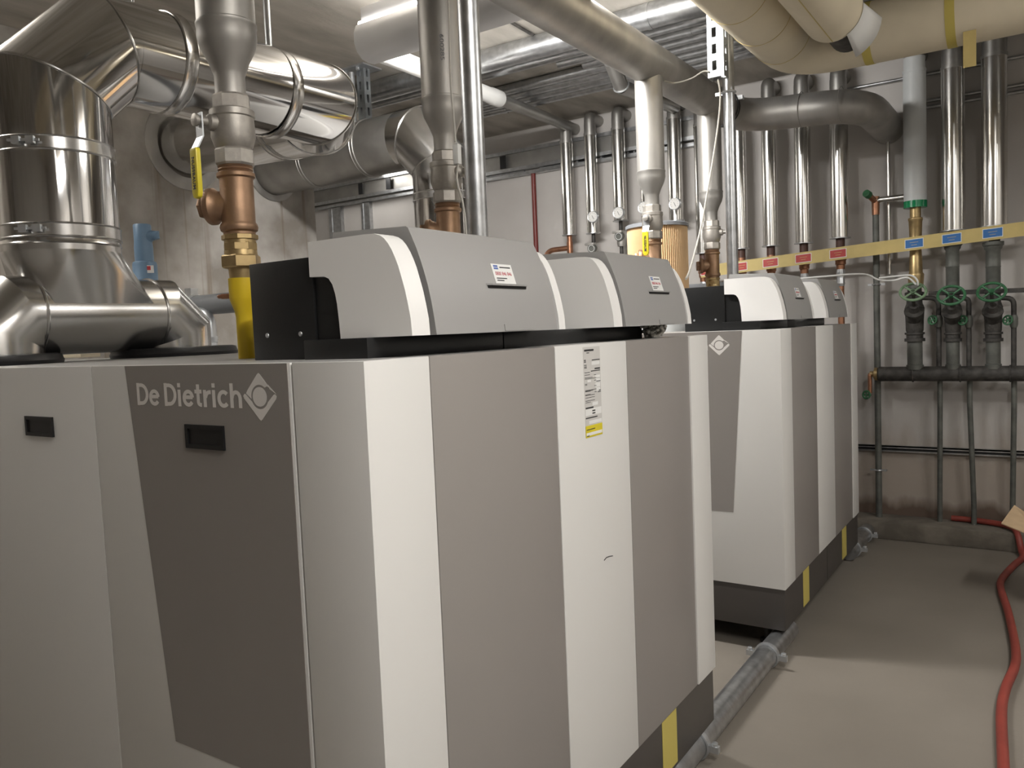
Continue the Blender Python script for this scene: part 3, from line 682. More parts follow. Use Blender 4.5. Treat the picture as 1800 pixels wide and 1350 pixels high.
vs_ = [(xB+(RB+.003)*math.cos(a), 4.10, zB_+(RB+.003)*math.sin(a)) for a in arc]+[(xB+(RB+.05)*math.cos(a-.12), 4.30, zB_+(RB+.05)*math.sin(a-.12)) for a in arc]
pc.add(vs_, [(i, i+1, 10+i, 9+i) for i in range(8)])
o = obj('paper_collar', pc, m_wprint, crB); o.modifiers.new('thick', 'SOLIDIFY').thickness = .002
obj('jacket_seam', MB().box(xB-.002, xB+.002, -1, 4.11, zB_-RB-.0015, zB_-RB+.002), m_strip, crB, smooth=0)

# ------------------------------------------------------------------ bank of parallel pipes under the ceiling
GRP = 'parallel galvanised pipes under the ceiling'
def ceiling_pipe(y, z, r, x0, x1, label):
    t = thing('ceiling_pipe', label, 'pipe', (x0, y, z), GRP)
    obj('pipe_tube', MB().cyl((x0, y, z), (x1, y, z), r, 20), m_galv, t)
    xx = x0+.9
    while xx < x1-.3: obj('pipe_sleeve', MB().lathe((xx, y, z), (1, 0, 0), [(0, r), (0, r+.003), (.03, r+.003), (.03, r)], 20, False), m_galv, t); xx += 1.37
ceiling_pipe(4.30, 3.228, .070, -4.15, XR-.01, 'widest galvanised pipe of the ceiling bank, brightly lit by the luminaire')
for k in range(8):
    x0 = -4.75+random.uniform(0, .5)
    if k in (2, 3): x0 = -2.95+.12*k
    ceiling_pipe(4.475+.13*k, 3.262, .037, x0, XR-.01, {0: 'narrow galvanised pipe directly beside the widest pipe of the ceiling bank', 2: 'narrow ceiling bank pipe cut short at the dark gap, nearer the luminaire', 3: 'narrow ceiling bank pipe cut short at the dark gap, nearer the valve wall', 7: 'last narrow galvanised pipe of the ceiling bank, towards the valve wall'}.get(k, 'narrow galvanised pipe inside the parallel bank under the ceiling'))
q0 = at(886, 32, Z=CEIL-.012); q1 = at(948, 68, Z=CEIL-.012)
tag(obj('conduit', MB().cyl(q0, q1, .01, 10), m_iron), 'thin dark conduit on the concrete ceiling by the gas main', 'conduit')

# slanting white to galvanised pipe feeding the first riser
S = at(668, 92, Z=3.02); Epos = at(1000, 222, Y=6.03); d = (Epos-S)
jn = S+d*.30
dp = thing('drain_pipe', 'slanting pipe under the luminaire, half white plastic and half galvanised', 'pipe', S)
obj('white_section', MB().lathe(S, d, [(0, .052), (d.length*.47, .052), (d.length*.475, .057), (d.length*.52, .057), (d.length*.523, .045)], 24), m_wpvc, dp)
obj('galvanised_section', MB().cyl(S+d*.51, Epos, .042, 20), m_duct, dp)

# second short pipe with elbow in front of the bank
a = at(1075, 108, Z=3.16); b = at(1092, 152, Z=3.05); c_ = at(1185, 190, Y=6.0)
el = thing('branch_pipe', 'short galvanised elbow pipe hanging from the bank behind the thick gas main', 'pipe', a)
obj('upper_leg', MB().cyl(a, b, .048, 20), m_duct, el)
obj('lower_leg', MB().tube([b, b+(c_-b)*.02, c_], .045, 20), m_duct, el)
obj('elbow_bead', MB().torus(b, (b-a), .05, .005, 24, 6), m_zinc, el)
# ------------------------------------------------------------------ luminaires
def area(name, loc, direction, sx, sy, watts, along, parent):
    ld = bpy.data.lights.new(name, 'AREA'); ld.shape = 'RECTANGLE'; ld.size = sx; ld.size_y = sy; ld.energy = watts; ld.color = LAMP_COL
    o = bpy.data.objects.new(name, ld); col.objects.link(o)
    zax = -V(direction).normalized(); xax = V(along).normalized(); yax = zax.cross(xax).normalized()
    m = Matrix((xax, yax, zax)).transposed().to_4x4(); m.translation = V(loc)-parent.location
    o.parent = parent; o.matrix_local = m
    return o
def luminaire_shielded(x, y, L, watts, up_watts):
    t = thing('ceiling_luminaire', 'long grey luminaire with curved shield and one bright edge under the ceiling', 'lamp', (x, y, CEIL))
    x0, x1 = x-L/2, x+L/2; D = -.115
    obj('housing', MB().box(x0+.01, x1-.01, y-.07, y+.08, 3.215+D, 3.285+D), m_lamp, t, bev=.006)
    for hx in (x0+.15, x1-.15): obj('hanger', MB().box(hx-.012, hx+.012, y-.012, y+.012, 3.285+D, CEIL), m_lamp, t)
    obj('lit_cover', MB().prism([(y-.085, 3.19+D), (y-.08, 3.214+D), (y+.08, 3.214+D), (y+.08, 3.18+D)], lambda p, q, s_: (s_, p, q), x0, x1), m_tube, t, smooth=0)
    pr = [(-.095, 3.19), (-.112, 3.15), (-.112, 3.10), (-.095, 3.06), (-.06, 3.032), (-.015, 3.025), (.03, 3.03)]
    inn = [(a*.95+.002, b+.006) for a, b in pr]
    fn = lambda p, q, s_: (s_, p, q)
    sh = MB().prism([(y+a, b+D) for a, b in pr]+[(y+a, b+D) for a, b in reversed(inn)], fn, x0, x1)
    end = [(y+a, b+D) for a, b in pr]+[(y+.03, 3.19+D)]
    sh.prism(end, fn, x0-.004, x0); sh.prism(end, fn, x1, x1+.004)
    obj('shield', sh, m_lamp, t, smooth=50)
    area('lamp_light', (x, y+.07, 3.15+D), (0, .5, -.87), L*.95, .12, watts, (1, 0, 0), t)
    area('added_uplight', (x, y, 3.29+D), (0, 0, 1), L*.9, .10, up_watts, (1, 0, 0), t)  # extra upward light above the closed housing, added to lift the ceiling
def luminaire_open(x, y, rot, L, watts, up_watts, label):
    t = thing('ceiling_luminaire', label, 'lamp', (x, y, CEIL))
    dx, dy = (L/2, .07) if abs(math.sin(rot)) < .5 else (.07, L/2)
    obj('housing', MB().box(x-dx, x+dx, y-dy, y+dy, 3.17, 3.19), m_lamp, t, bev=.004)
    for k in (-.7, .7):
        hx, hy = (x+k*dx, y) if dx > dy else (x, y+k*dy)
        obj('hanger', MB().cyl((hx, hy, 3.19), (hx, hy, CEIL), .006, 8), m_zinc, t)
    obj('diffuser', MB().box(x-dx+.01, x+dx-.01, y-dy+.01, y+dy-.01, 3.12, 3.17), m_tube, t, bev=.02)
    al = (1, 0, 0) if dx > dy else (0, 1, 0)
    area('lamp_light', (x, y, 3.11), (0, 0, -1), L*.95, .12, watts, al, t)
    area('added_uplight', (x, y, 3.195), (0, 0, 1), L*.95, .10, up_watts, al, t)  # second light facing up, added to brighten the ceiling
LB = ['', 'luminaire above the aisle beside the fully lettered boiler', 'luminaire above the open floor in front of the lettered boiler', 'unseen luminaire added above the aisle to brighten the valve wall', 'unseen luminaire added in the recess beside the back wall']
for i, (x, y, r, wt, wu) in enumerate(LUM):
    if i == 0: luminaire_shielded(x, y, 1.30, wt, wu)
    else: luminaire_open(x, y, r, 1.5, wt, wu, LB[i])

# ------------------------------------------------------------------ back wall: trays, rails, red pipe, studs
YW = WALLY
def zw(px, py, Y=YW-.03): return at(px, py, Y=Y).z
zt0, zt1 = zw(900, 306), zw(900, 268)
ct = thing('cable_tray', 'grey steel cable trunking along the pale wall with black clips', 'tray', (-4.0, YW, zt0))
x0, x1 = -6.85, -2.14
obj('tray_body', MB().box(x0, x1, YW-.05, YW, zt0+.02, zt1), m_duct, ct, smooth=0)
obj('tray_rail', MB().box(x0, x1, YW-.075, YW-.05, zt1-.02, zt1+.01).box(x0, x1, YW-.075, YW-.05, zt0+.015, zt0+.045).box(x0, x1, YW-.06, YW, zt0-.03, zt0-.005), m_galv, ct, smooth=0)
for px in (633, 682, 884): 
    q = at(px, 310 if px < 800 else 284, Y=YW-.08); obj('clip', MB().box(q.x-.03, q.x+.03, YW-.085, YW-.076, zt0+.05, zt1-.03), m_hole, ct, smooth=0)
for i, (pa, pb_, py) in enumerate([(838, 922, 304), (949, 992, 290), (1014, 1034, 284), (1056, 1082, 277), (1104, 1116, 270), (1166, 1182, 256)]):
    qa, qb = at(pa, py+2, Y=YW-.03), at(pb_, py-4, Y=YW-.03); z = (qa.z+qb.z)/2
    t = thing('slotted_rail', ['longest slotted mounting rail, ending beside the dark red pipe', 'slotted mounting rail between the dark red pipe and the riser with copper branch', 'slotted mounting rail between the copper branch riser and the next riser', 'slotted mounting rail between the two risers with grey valves', 'short slotted mounting rail beside the gas drop in front of the filter', 'short slotted mounting rail at the riser above the grey filter lid'][i], 'rail', (qa.x, YW, z-.03), 'slotted mounting rails under the trunking')
    w = qb.x-qa.x
    obj('rail_body', MB().box(qa.x, qb.x, YW-.04, YW, z+.012, z+.03).box(qa.x, qb.x, YW-.04, YW, z-.03, z-.012).box(qa.x, qa.x+w*.12, YW-.04, YW, z-.012, z+.012).box(qb.x-w*.12, qb.x, YW-.04, YW, z-.012, z+.012), m_galv, t, smooth=0)
    obj('rail_slot', MB().box(qa.x+w*.12, qb.x-w*.12, YW-.02, YW, z-.012, z+.012), m_hole, t, smooth=0)
q = at(939, 350, Y=YW-.03)
rp = thing('sprinkler_pipe', 'thin dark red pipe running down the pale wall', 'pipe', (q.x, YW-.03, FLOOR))
obj('pipe_tube', MB().cyl((q.x, YW-.03, FLOOR), (q.x, YW-.03, zt0-.03), .021, 14), m_rpipe, rp)
obj('pipe_clip', MB().torus((q.x, YW-.03, zw(937, 304)), (0, 0, 1), .024, .007, 18, 6), m_zinc, rp)
for px, w in ((590, .09), (644, .06)):
    q = at(px, 370, Y=YW-.03)
    tag(obj('wall_channel', MB().box(q.x-w, q.x+w, YW-.05, YW, FLOOR, zt0-.035).box(q.x-w*.8, q.x-w*.4, YW-.056, YW-.05, FLOOR, zt0-.035), m_galv, bev=.003), 'wide upright steel channel on the pale wall by the concrete corner' if w > .08 else 'narrow upright steel channel on the pale wall by the steel flue', 'channel')
# conduits on the right part of the wall
for i, (pa, pb_) in enumerate([((1500, 162), (1580, 140)), ((1640, 178), (1800, 148)), ((1640, 190), (1800, 160))]):
    z = at(*pb_, Y=YW-.02).z
    tag(obj('conduit', MB().cyl((-1.3 if i == 0 else -.75, YW-.02, z), (XR-.01, YW-.02, z), .012, 10), m_galv), ['single thin steel conduit on the valve wall above the bent end of the gas main', 'upper of two thin steel conduits behind the blue tagged risers', 'lower of two thin steel conduits behind the blue tagged risers'][i], 'conduit', 'conduits on the valve wall')

# ------------------------------------------------------------------ insulated risers on the valve wall
YR = 6.03
RG = 'insulated risers on the valve wall'
LBL = 'shiny insulated riser '
RIS = [  # px x, py top, py bottom, radius, label, flavour
    (1001, 232, 413, .054, LBL+'with a copper branch tee below it', 'copper'),
    (1043, 207, 410, .052, LBL+'with a dial gauge and grey valve, next to the copper branch', 'grey'),
    (1091, 197, 388, .054, LBL+'with a dial gauge and grey valve beside the pleated filter', 'grey'),
    (1139, 190, 400, .050, LBL+'hidden behind the gas drop in front of the pleated filter', 'plain'),
    (1189, 182, 388, .056, LBL+'ending above the grey lid of the pleated filter', 'plain'),
    (1236, 200, 445, .050, LBL+'hidden behind the gas valve next to the thin slack cable', 'red'),
    (1303, 190, 437, .050, LBL+'partly hidden by the galvanised vent post', 'red'),
    (1355, 160, 432, .054, LBL+'with red tag, next to the galvanised vent post', 'red'),
    (1413, 150, 427, .056, LBL+'with red tag between two other red tagged risers', 'red'),
    (1477, 140, 418, .060, LBL+'with the last red tag before the thin bare pipes', 'red'),
    (1609, 100, 365, .070, 'matt light grey jacketed riser with green tape ring and brass fittings', 'pvc'),
    (1676, 95, 405, .070, LBL+'with blue tag beside the light grey jacketed riser', 'iron'),
    (1748, 70, 397, .073, LBL+'with blue tag and wide dented collar at its top', 'iron'),
]
riser_x = {}
for px, pt, pbm, r, label, kind in RIS:
    p = at(px, pbm, Y=YR); X = p.x; z0 = p.z; z1 = min(zat(X, YR, pt), 3.19); riser_x[px] = (X, z0)
    g = RG if kind != 'pvc' else None
    t = thing('insulated_riser', label, 'pipe', (X, YR, z0), g)
    m = m_ltpvc if kind == 'pvc' else m_alu
    obj('jacket', MB().cyl((X, YR, z0), (X, YR, z1-.10), r, 28), m, t)
    obj('top_collar', MB().lathe((X, YR, z1-.10), (0, 0, 1), [(0, r+.002), (.02, r+.002), (.022, r-.004), (.10, r-.004)], 28), m if kind == 'pvc' else m_duct, t)
    obj('top_elbow', MB().tube(bend([(X, YR, z1-.01), (X, YR, z1+.05), (X, YW-.002, z1+.05)], .06, 5), r*.9, 20), m_duct, t)
    if kind != 'pvc': obj('end_disc', MB().lathe((X, YR, z0-.006), (0, 0, 1), [(0, r+.010), (.006, r+.010)], 28), m_galv, t)
    if kind == 'copper':
        obj('copper_stub', MB().cyl((X, YR, z0-.5), (X, YR, z0), .022, 16), m_copp, t)
        obj('copper_branch', MB().tube(bend([(X, YR, z0-.11), (X-.20, YR-.02, z0-.115), (X-.26, YR-.03, z0-.22)], .05, 5), .022, 16), m_copp, t)
        obj('copper_fitting', MB().lathe((X, YR, z0-.15), (0, 0, 1), [(0, .026), (.09, .026)], 16), m_copp, t)
    elif kind == 'grey':
        obj('valve_stub', MB().cyl((X, YR, z0-.35), (X, YR, z0), .016, 14), m_iron, t)
        v = obj('valve_body', MB().lathe((X, YR, z0-.21), (0, 0, 1), [(0, .03), (.03, .036), (.09, .036), (.13, .022)], 16), m_gas, t)
        dv = (CAM-V((X, YR, z0-.13))).normalized(); dv = (dv+V((-.35, 0, 0))).normalized()
        obj('valve_dial', MB().lathe(V((X, YR, z0-.125)), dv, [(.02, .036), (.06, .036), (.06, .030), (.052, .028)], 24), m_oldg, v)
        obj('dial_scale', MB().torus(V((X, YR, z0-.125))+dv*.062, dv, .026, .0025, 24, 6), m_wprint, v)
        obj('valve_bar', MB().box(X-.05, X+.035, YR-.07, YR-.05, z0-.105, z0-.085), m_gas, v, bev=.004)
    elif kind == 'red':
        obj('copper_stub', MB().cyl((X, YR, z0-.07), (X, YR, z0), .030, 14), m_brown, t)
        obj('brass_union', MB().lathe((X, YR, z0-.22), (0, 0, 1), [(0, .028), (.03, .03), (.035, .036), (.06, .036), (.065, .041), (.10, .041), (.105, .03), (.15, .03)], 16), m_copp, t)
        obj('lower_pipe', MB().cyl((X, YR, z0-.75), (X, YR, z0-.21), .022, 14), m_copp, t)
        obj('foil_wrap', MB().lathe((X, YR, z0-.34), (0, 0, 1), [(0, .024), (.02, .030), (.06, .027), (.1, .031), (.12, .026)], 9), m_zinc, t, smooth=0)
    elif kind == 'pvc':
        obj('green_tape_ring', MB().lathe((X, YR, z0-.002), (0, 0, 1), [(0, r+.002), (.045, r+.002)], 28), m_greent, t)
        obj('brass_elbow', MB().lathe((X, YR, z0-.19), (0, 0, 1), [(0, .038), (.10, .042), (.105, .045), (.12, .045), (.125, .034), (.19, .034)], 18), m_brass, t)
        zz = zat(X, YR, 436); zz2 = zat(X, YR, 490)
        obj('brass_union', MB().lathe((X, YR, zz2-.1), (0, 0, 1), [(0, .036), (.05, .036), (.05, .045), (.12, .05), (.13, .05), (.14, .042), (zz-zz2+.1, .036), (zz-zz2+.14, .040), (zz-zz2+.28, .030)], 18), m_brass, t)
    elif kind == 'iron':
        zz = zat(X, YR, 434)
        obj('black_stub', MB().cyl((X, YR, zz), (X, YR, z0), .032, 16), m_iron, t)
# thermometers
for i, (px, py, who) in enumerate([(1042, 381, 1043), (1087, 374, 1091), (1131, 365, None), (1186, 358, 1189)]):
    if who: X = riser_x[who][0]
    else: X = riser_x[1139][0]
    q = at(px, py, Y=YR-.15)
    t = thing('dial_thermometer', ['round white dial thermometer next to the copper branch', 'round white dial thermometer on the riser right by the pleated filter', 'round white dial thermometer half hidden behind a gas valve', 'round white dial thermometer above the grey filter lid'][i], 'gauge', q)
    dv = (V((CAM.x, CAM.y, q.z))-q).normalized(); dv = (dv*.8+V((-.45, -.4, 0))).normalized()
    obj('gauge_case', MB().lathe(q, -dv, [(-.004, .042), (-.006, .047), (0, .048), (.02, .048), (.024, .03)], 28), m_zinc, t)
    obj('gauge_face', MB().lathe(q, dv, [(0, .042), (.0045, .042)], 28), m_dial, t)
    up = V((0, 0, 1)); sd = up.cross(dv).normalized()
    ndl = MB(); o = q+dv*.005; a = (sd*.45-up*.9).normalized(); b = dv.cross(a)
    ndl.obox(o-a*.012-b*.0016, a*.036, b*.0032, dv*.001)
    for k in range(9):
        g = math.radians(-130+k*32.5+90); e = sd*math.cos(g)+up*math.sin(g); f = dv.cross(e); ndl.obox(o+e*.028-f*.001, e*.006, f*.002, dv*.0005)
    obj('needle', ndl, m_ink, t, smooth=0)
    obj('gauge_stem', MB().cyl(q-dv*.02, V((X, YR, q.z-.0)), .008, 8), m_zinc, t)

# label tape across the risers
YT = 5.93
A = at(1232, 478, Y=YT); B = at(1830, 398, Y=YT)
tp = thing('label_tape', 'long yellow masking tape band stretched across the risers with red and blue tags', 'tape', ((A.x+B.x)/2, YT, A.z))
u = (B-A).normalized(); hgt = .088
obj('tape_band', MB().obox(A-V((0, 0, hgt/2)), B-A, V((0, .002, 0)), V((0, 0, hgt))), m_strip, tp, smooth=0)
for px, c_ in ((1240, 0), (1303, 0), (1354, 0), (1412, 0), (1473, 0), (1607, 1), (1673, 1), (1745, 1)):
    f = at(px, 440, Y=YT); s = (f.x-A.x)/(B.x-A.x); q = A+(B-A)*s
    w, h = (.112, .060)
    if px < 1310: w = .085
    k = obj('pipe_tag', MB().obox(q-u*(w/2)+V((0, -.0025, -h/2)), u*w, V((0, .002, 0)), V((0, 0, h))), m_wprint, tp, smooth=0)
    k['label'] = ('blue' if c_ else 'red')+' tag with white print'
    kk = obj('tag_field', MB().obox(q-u*(w/2-.004)+V((0, -.0035, -h/2+.004)), u*(w-.008), V((0, .002, 0)), V((0, 0, h-.008))), m_blue if c_ else m_red, k, smooth=0)
    m_b = MB()
    for dz, ww in ((.007, .05), (-.010, .034)): m_b.obox(q-u*ww*.5+V((0, -.0042, dz-.001)), u*ww, V((0, .001, 0)), V((0, 0, .0025)))
    obj('tag_print', m_b, m_strip, k, smooth=0)

# ------------------------------------------------------------------ old manifold with gate valves
YM = 6.0
mz = at(1660, 657, Y=YM).z; mx0 = at(1543, 657, Y=YM).x
mf = thing('manifold_pipe', 'old dark iron distribution pipe running level along the valve wall', 'pipe', (mx0, YM, mz))
obj('manifold_body', MB().lathe((mx0, YM, mz), (1, 0, 0), [(0, .040), (.012, .052), (.05, .050), (1.9, .050)], 24), m_iron, mf)
mm = MB()
for k in range(5): mm.torus((mx0+.22+.28*k, YM, mz), (1, 0, 0), .051, .006, 24, 6)
obj('weld_ring', mm, m_iron, mf)
obj('brass_end', MB().lathe((mx0, YM, mz), (-1, 0, 0), [(0, .045), (.02, .045), (.03, .02), (.05, .02)], 18), m_brass, mf)
for i, (px, rad, mw) in enumerate([(1608, .047, m_pgreen), (1675, .040, m_green), (1746, .042, m_green)]):
    X = at(px, 600, Y=YM).x
    Z = lambda py: zat(X, YM, py)
    t = thing('gate_valve', ['iron gate valve with pale green handwheel under the brass fittings', 'iron gate valve with dark green handwheel between the other two handwheels', 'iron gate valve with dark green handwheel under the widest insulated riser'][i], 'valve', (X, YM, mz), 'gate valves on the old manifold')
    obj('lower_pipe', MB().lathe((X, YM, mz+.03), (0, 0, 1), [(0, rad*1.1), (.03, rad*1.15), (.035, rad), (Z(600)-mz-.03, rad)], 22), m_oldg, t)
    obj('lower_flange', MB().lathe((X, YM, Z(600)), (0, 0, 1), [(0, rad*1.35), (.02, rad*1.35), (.022, rad*1.1), (.045, rad*1.1), (.047, rad*1.3), (.06, rad*1.3)], 22), m_iron, t)
    vb = obj('valve_body', MB().lathe((X, YM, Z(586)), (0, 0, 1), [(0, rad), (.02, rad*1.15), (.10, rad*1.2), (.17, rad*1.3), (.2, rad*1.05), (.25, rad), (.26, rad*1.25), (.275, rad*1.25), (.28, rad*.9), (Z(512)-Z(586)+.02, rad*.9)], 22), m_iron, t)
    hub = at(px-3 if i else px-3, 513 if i != 1 else 519, Y=YM-.20)
    bon = V((X, YM-.02, Z(560)))
    dv = (hub-bon).normalized()
    obj('bonnet', MB().lathe(bon, dv, [(0, .05), (.06, .052), (.062, .06), (.075, .06), (.078, .032), (.12, .026), (.125, .012), ((hub-bon).length+.012, .012)], 18), m_iron, vb)
    hw = MB().torus(hub, dv, .076, .009, 36, 8)
    a_, b_ = frame(dv)
    for k in range(4):
        g = math.pi/4+k*math.pi/2; e = a_*math.cos(g)+b_*math.sin(g); hw.cyl(hub+e*.012, hub+e*.072, .007, 8)
    hw.lathe(hub-dv*.01, dv, [(0, .018), (.022, .018)], 12)
    obj('handwheel', hw, mw, t)
    if i: obj('upper_pipe', MB().lathe((X, YM, Z(512)), (0, 0, 1), [(0, rad), (Z(470)-Z(512), rad), (Z(470)-Z(512)+.004, rad*1.06), (Z(470)-Z(512)+.01, rad), (Z(440)-Z(512), rad), (Z(440)-Z(512)+.01, rad*1.2), (Z(436)-Z(512)+.01, rad*1.25), (Z(434)-Z(512)+.01, rad*1.45), (Z(428)-Z(512)+.01, rad*1.45)], 22), m_oldg, t)
    else: obj('upper_pipe', MB().lathe((X, YM, Z(512)), (0, 0, 1), [(0, rad*.8), (Z(500)-Z(512), rad*.8)], 22), m_oldg, t)
    # bypass
    xb = at([1650, 1703, 1782][i], 600, Y=YM).x; xb2 = at([1652, 1712, 1780][i], 860, Y=YM+.1).x
    t2 = thing('bypass_pipe', ['thin bypass pipe with small green valve right of the pale green handwheel', 'thin bypass pipe with small green valve between the two dark green handwheels', 'thin bypass pipe with small green valve beyond the last dark green handwheel'][i], 'pipe', (xb, YM, mz), 'thin bypass pipes on the old manifold')
    obj('upper_bend', MB().tube(bend([(X+.03, YM, Z(524)), (xb, YM+.01, Z(526)), (xb, YM+.01, mz+.04)], .05, 5), .0155, 12), m_iron, t2)
    vz = Z(566); vd = (V((-.5, -1, .15))).normalized()
    w_ = obj('small_valve', MB().lathe((xb, YM+.01, vz-.04), (0, 0, 1), [(0, .018), (.02, .024), (.06, .024), (.08, .018)], 12).lathe((xb, YM+.01, vz), vd, [(0, .012), (.07, .010)], 10), m_oldg, t2)
    c_ = V((xb, YM+.01, vz))+vd*.07
    wh = MB().torus(c_, vd, .028, .006, 20, 6); a_, b_ = frame(vd)
    for k in range(3):
        e = a_*math.cos(k*math.pi/3)+b_*math.sin(k*math.pi/3); wh.cyl(c_-e*.028, c_+e*.028, .004, 6)
    obj('small_handwheel', wh, m_green, w_)
    obj('lower_leg', MB().tube([(xb, YM+.06, mz-.045), (xb, YM+.06, mz-.2), (xb2, YM+.10, .2), (xb2, YM+.10, .07)], .0165, 12), m_oldg, t2)
# drain cock at the manifold end
X = mx0-.05; 
q = at(1523, 694, Y=YM-.03)
dc = thing('drain_cock', 'small copper drain with green handwheel at the end of the old manifold', 'valve', (q.x, YM-.03, q.z))
obj('copper_arm', MB().tube(bend([(mx0-.045, YM, mz), (q.x+.02, YM-.01, mz-.005), (q.x+.02, YM-.01, q.z+.01)], .03, 5), .014, 12), m_copp, dc)
vd = V((-.4, -1, .1)).normalized(); wh = MB().torus(q, vd, .026, .007, 20, 6); a_, b_ = frame(vd)
for k in range(2):
    e = a_*math.cos(k*math.pi/2)+b_*math.sin(k*math.pi/2); wh.cyl(q-e*.026, q+e*.026, .005, 6)
wh.cyl(q, q-vd*.05, .008, 8)
obj('small_handwheel', wh, m_green, dc)
# chain between the gate valves (perforated strap)
A = at(1632, 520, Y=YM+.03); B = at(1830, 513, Y=YM+.03)
tag(obj('perforated_strap', MB().obox(A, B-A, V((0, .004, 0)), V((0, 0, .03))), m_iron, smooth=0), 'dark perforated strap running behind the green handwheels', 'strap')

# bare pipes and rail on the valve wall
X = at(1543, 700, Y=6.08).x
vp = thing('standpipe', 'bare grey standpipe running from the kerb up past the manifold end', 'pipe', (X, 6.08, .07))
obj('pipe_tube', MB().cyl((X, 6.08, .069), (X, 6.08, at(1541, 372, Y=6.08).z), .0215, 16), m_oldg, vp)
ck = MB()
for py in (500, 826): z = at(1543, py, Y=6.08).z; ck.torus((X, 6.08, z), (0, 0, 1), .026, .006, 18, 6); ck.box(X-.055, X+.055, 6.072, 6.088, z-.006, z+.006)
obj('pipe_clamp', ck, m_zinc, vp)
zc = at(1541, 352, Y=6.08).z
obj('copper_tee', MB().lathe((X, 6.08, zc-.10), (0, 0, 1), [(0, .024), (.1, .026), (.125, .026)], 14), m_copp, vp)
e = at(1588, 346, Y=6.05)
obj('cross_arm', MB().cyl((X, 6.08, zc), (riser_x[1609][0]-.071, 6.06, e.z), .02, 14), m_alu, vp)
k0 = at(1527, 343, Y=6.0); obj('tap', MB().cyl((X, 6.08, zc-.01), k0, .02, 12), m_copp, vp)
obj('tap_knob', MB().lathe(k0, (k0-V((X, 6.08, zc))), [(0, .028), (.035, .026), (.04, .02)], 10), m_green, vp)
X = at(1562, 350, Y=6.14).x
tag(obj('thin_riser', MB().cyl((X, 6.14, zat(X, 6.14, 482)), (X, 6.14, zat(X, 6.14, 225)), .013, 12).lathe((X, 6.14, zat(X, 6.14, 464)), (0, 0, 1), [(0, .018), (.02, .018)], 12), m_alu), 'thin shiny pipe on the wall beside the copper tap', 'pipe')
zr = at(1650, 792, Y=YW-.03).z
rl = thing('wall_rail', 'long galvanised strut rail low on the stained valve wall', 'rail', (-.6, YW, zr))
obj('rail_channel', MB().box(-2.2, XR-.01, YW-.04, YW, zr+.012, zr+.022).box(-2.2, XR-.01, YW-.04, YW, zr-.022, zr-.012).box(-2.2, XR-.01, YW-.04, YW-.036, zr+.004, zr+.022), m_galv, rl, smooth=0)
obj('rail_slot', MB().box(-2.2, XR-.01, YW-.02, YW, zr-.012, zr+.012), m_hole, rl, smooth=0)

# ------------------------------------------------------------------ floor pipe, hose, cardboard
def floor_pipe(y0, y1, x, label, clamps, slope=0):
    z = FLOOR+.052
    t = thing('floor_pipe', label, 'pipe', (x, y0, FLOOR))
    obj('pipe_tube', MB().cyl((x, y0, z), (x, y1, z), .048, 28), m_galv, t)
    for yc in clamps:
        b = obj('pipe_clamp', MB().lathe((x, yc-.012, z), (0, 1, 0), [(0, .049), (0, .056), (.024, .056), (.024, .049)], 28, False), m_zinc, t)
        for sg in (-1, 1):
            xa, xb = sorted((x+sg*.052, x+sg*.09))
            obj('clamp_ear', MB().box(xa, xb, yc-.01, yc+.01, z-.012, z+.012).hexa((x+sg*.075, yc, z+.012), (0, 0, 1), 0, .012, .011), m_zinc, b, smooth=0)
    return t
floor_pipe(2.15, 3.86, -1.045, 'galvanised floor pipe with clamps between the two boilers', (2.62, 3.50))
fp = floor_pipe(5.30, 5.925, -1.05, 'galvanised floor pipe stub against the kerb behind the far boiler', (5.42, 5.80))
hp = [(-.11, 2.6), (-.118, 2.95), (-.145, 3.45), (-.14, 3.7), (-.115, 4.05), (-.16, 4.6), (-.215, 5.05), (-.215, 5.25), (-.17, 5.55), (-.13, 5.75)]
hpts = [V((x, y, FLOOR+.021)) for x, y in hp]+[V((-.14, 5.86, FLOOR+.04)), V((-.16, 5.92, .07)), V((-.19, 5.99, .096)), V((-.27, 6.08, .093)), V((-.42, 6.13, .092)), V((-.55, 6.14, .092))]
def spline(P, k=6):
    out = []
    for i in range(len(P)-1):
        p0, p1, p2, p3 = P[max(i-1, 0)], P[i], P[i+1], P[min(i+2, len(P)-1)]
        for j in range(k):
            t = j/k; out.append(.5*((2*p1)+(p2-p0)*t+(2*p0-5*p1+4*p2-p3)*t*t+(3*p1-p0-3*p2+p3)*t**3))
    return out+[P[-1]]
tag(obj('water_hose', MB().tube(spline(hpts), .019, 14), m_hose), 'red rubber hose snaking along the floor and over the kerb', 'hose')
bx0, by0 = -.02, 4.85
cb = thing('cardboard_box', 'open cardboard box with a flap sticking out beside the red hose', 'box', (bx0+.2, by0+.2, FLOOR))
wl = MB(); h_ = .30
wl.box(bx0, bx0+.4, by0, by0+.006, FLOOR+.001, h_).box(bx0, bx0+.4, by0+.394, by0+.4, FLOOR+.001, h_).box(bx0, bx0+.006, by0+.006, by0+.394, FLOOR+.001, h_).box(bx0+.394, bx0+.4, by0+.006, by0+.394, FLOOR+.001, h_).box(bx0+.006, bx0+.394, by0+.006, by0+.394, FLOOR+.001, FLOOR+.008)
obj('box_walls', wl, m_card, cb, smooth=0)
P1 = at(1760, 921, Y=4.95); P2 = at(1783, 889, Y=5.2); A_ = V((bx0+.003, 4.88, h_)); B_ = V((bx0+.003, 5.22, h_)); dz = V((0, 0, .005))
obj('box_flap', MB().add([A_, B_, P2, P1, A_+dz, B_+dz, P2+dz, P1+dz], [(0,1,2,3), (7,6,5,4), (0,4,5,1), (1,5,6,2), (2,6,7,3), (3,7,4,0)]), m_card, cb, smooth=0)

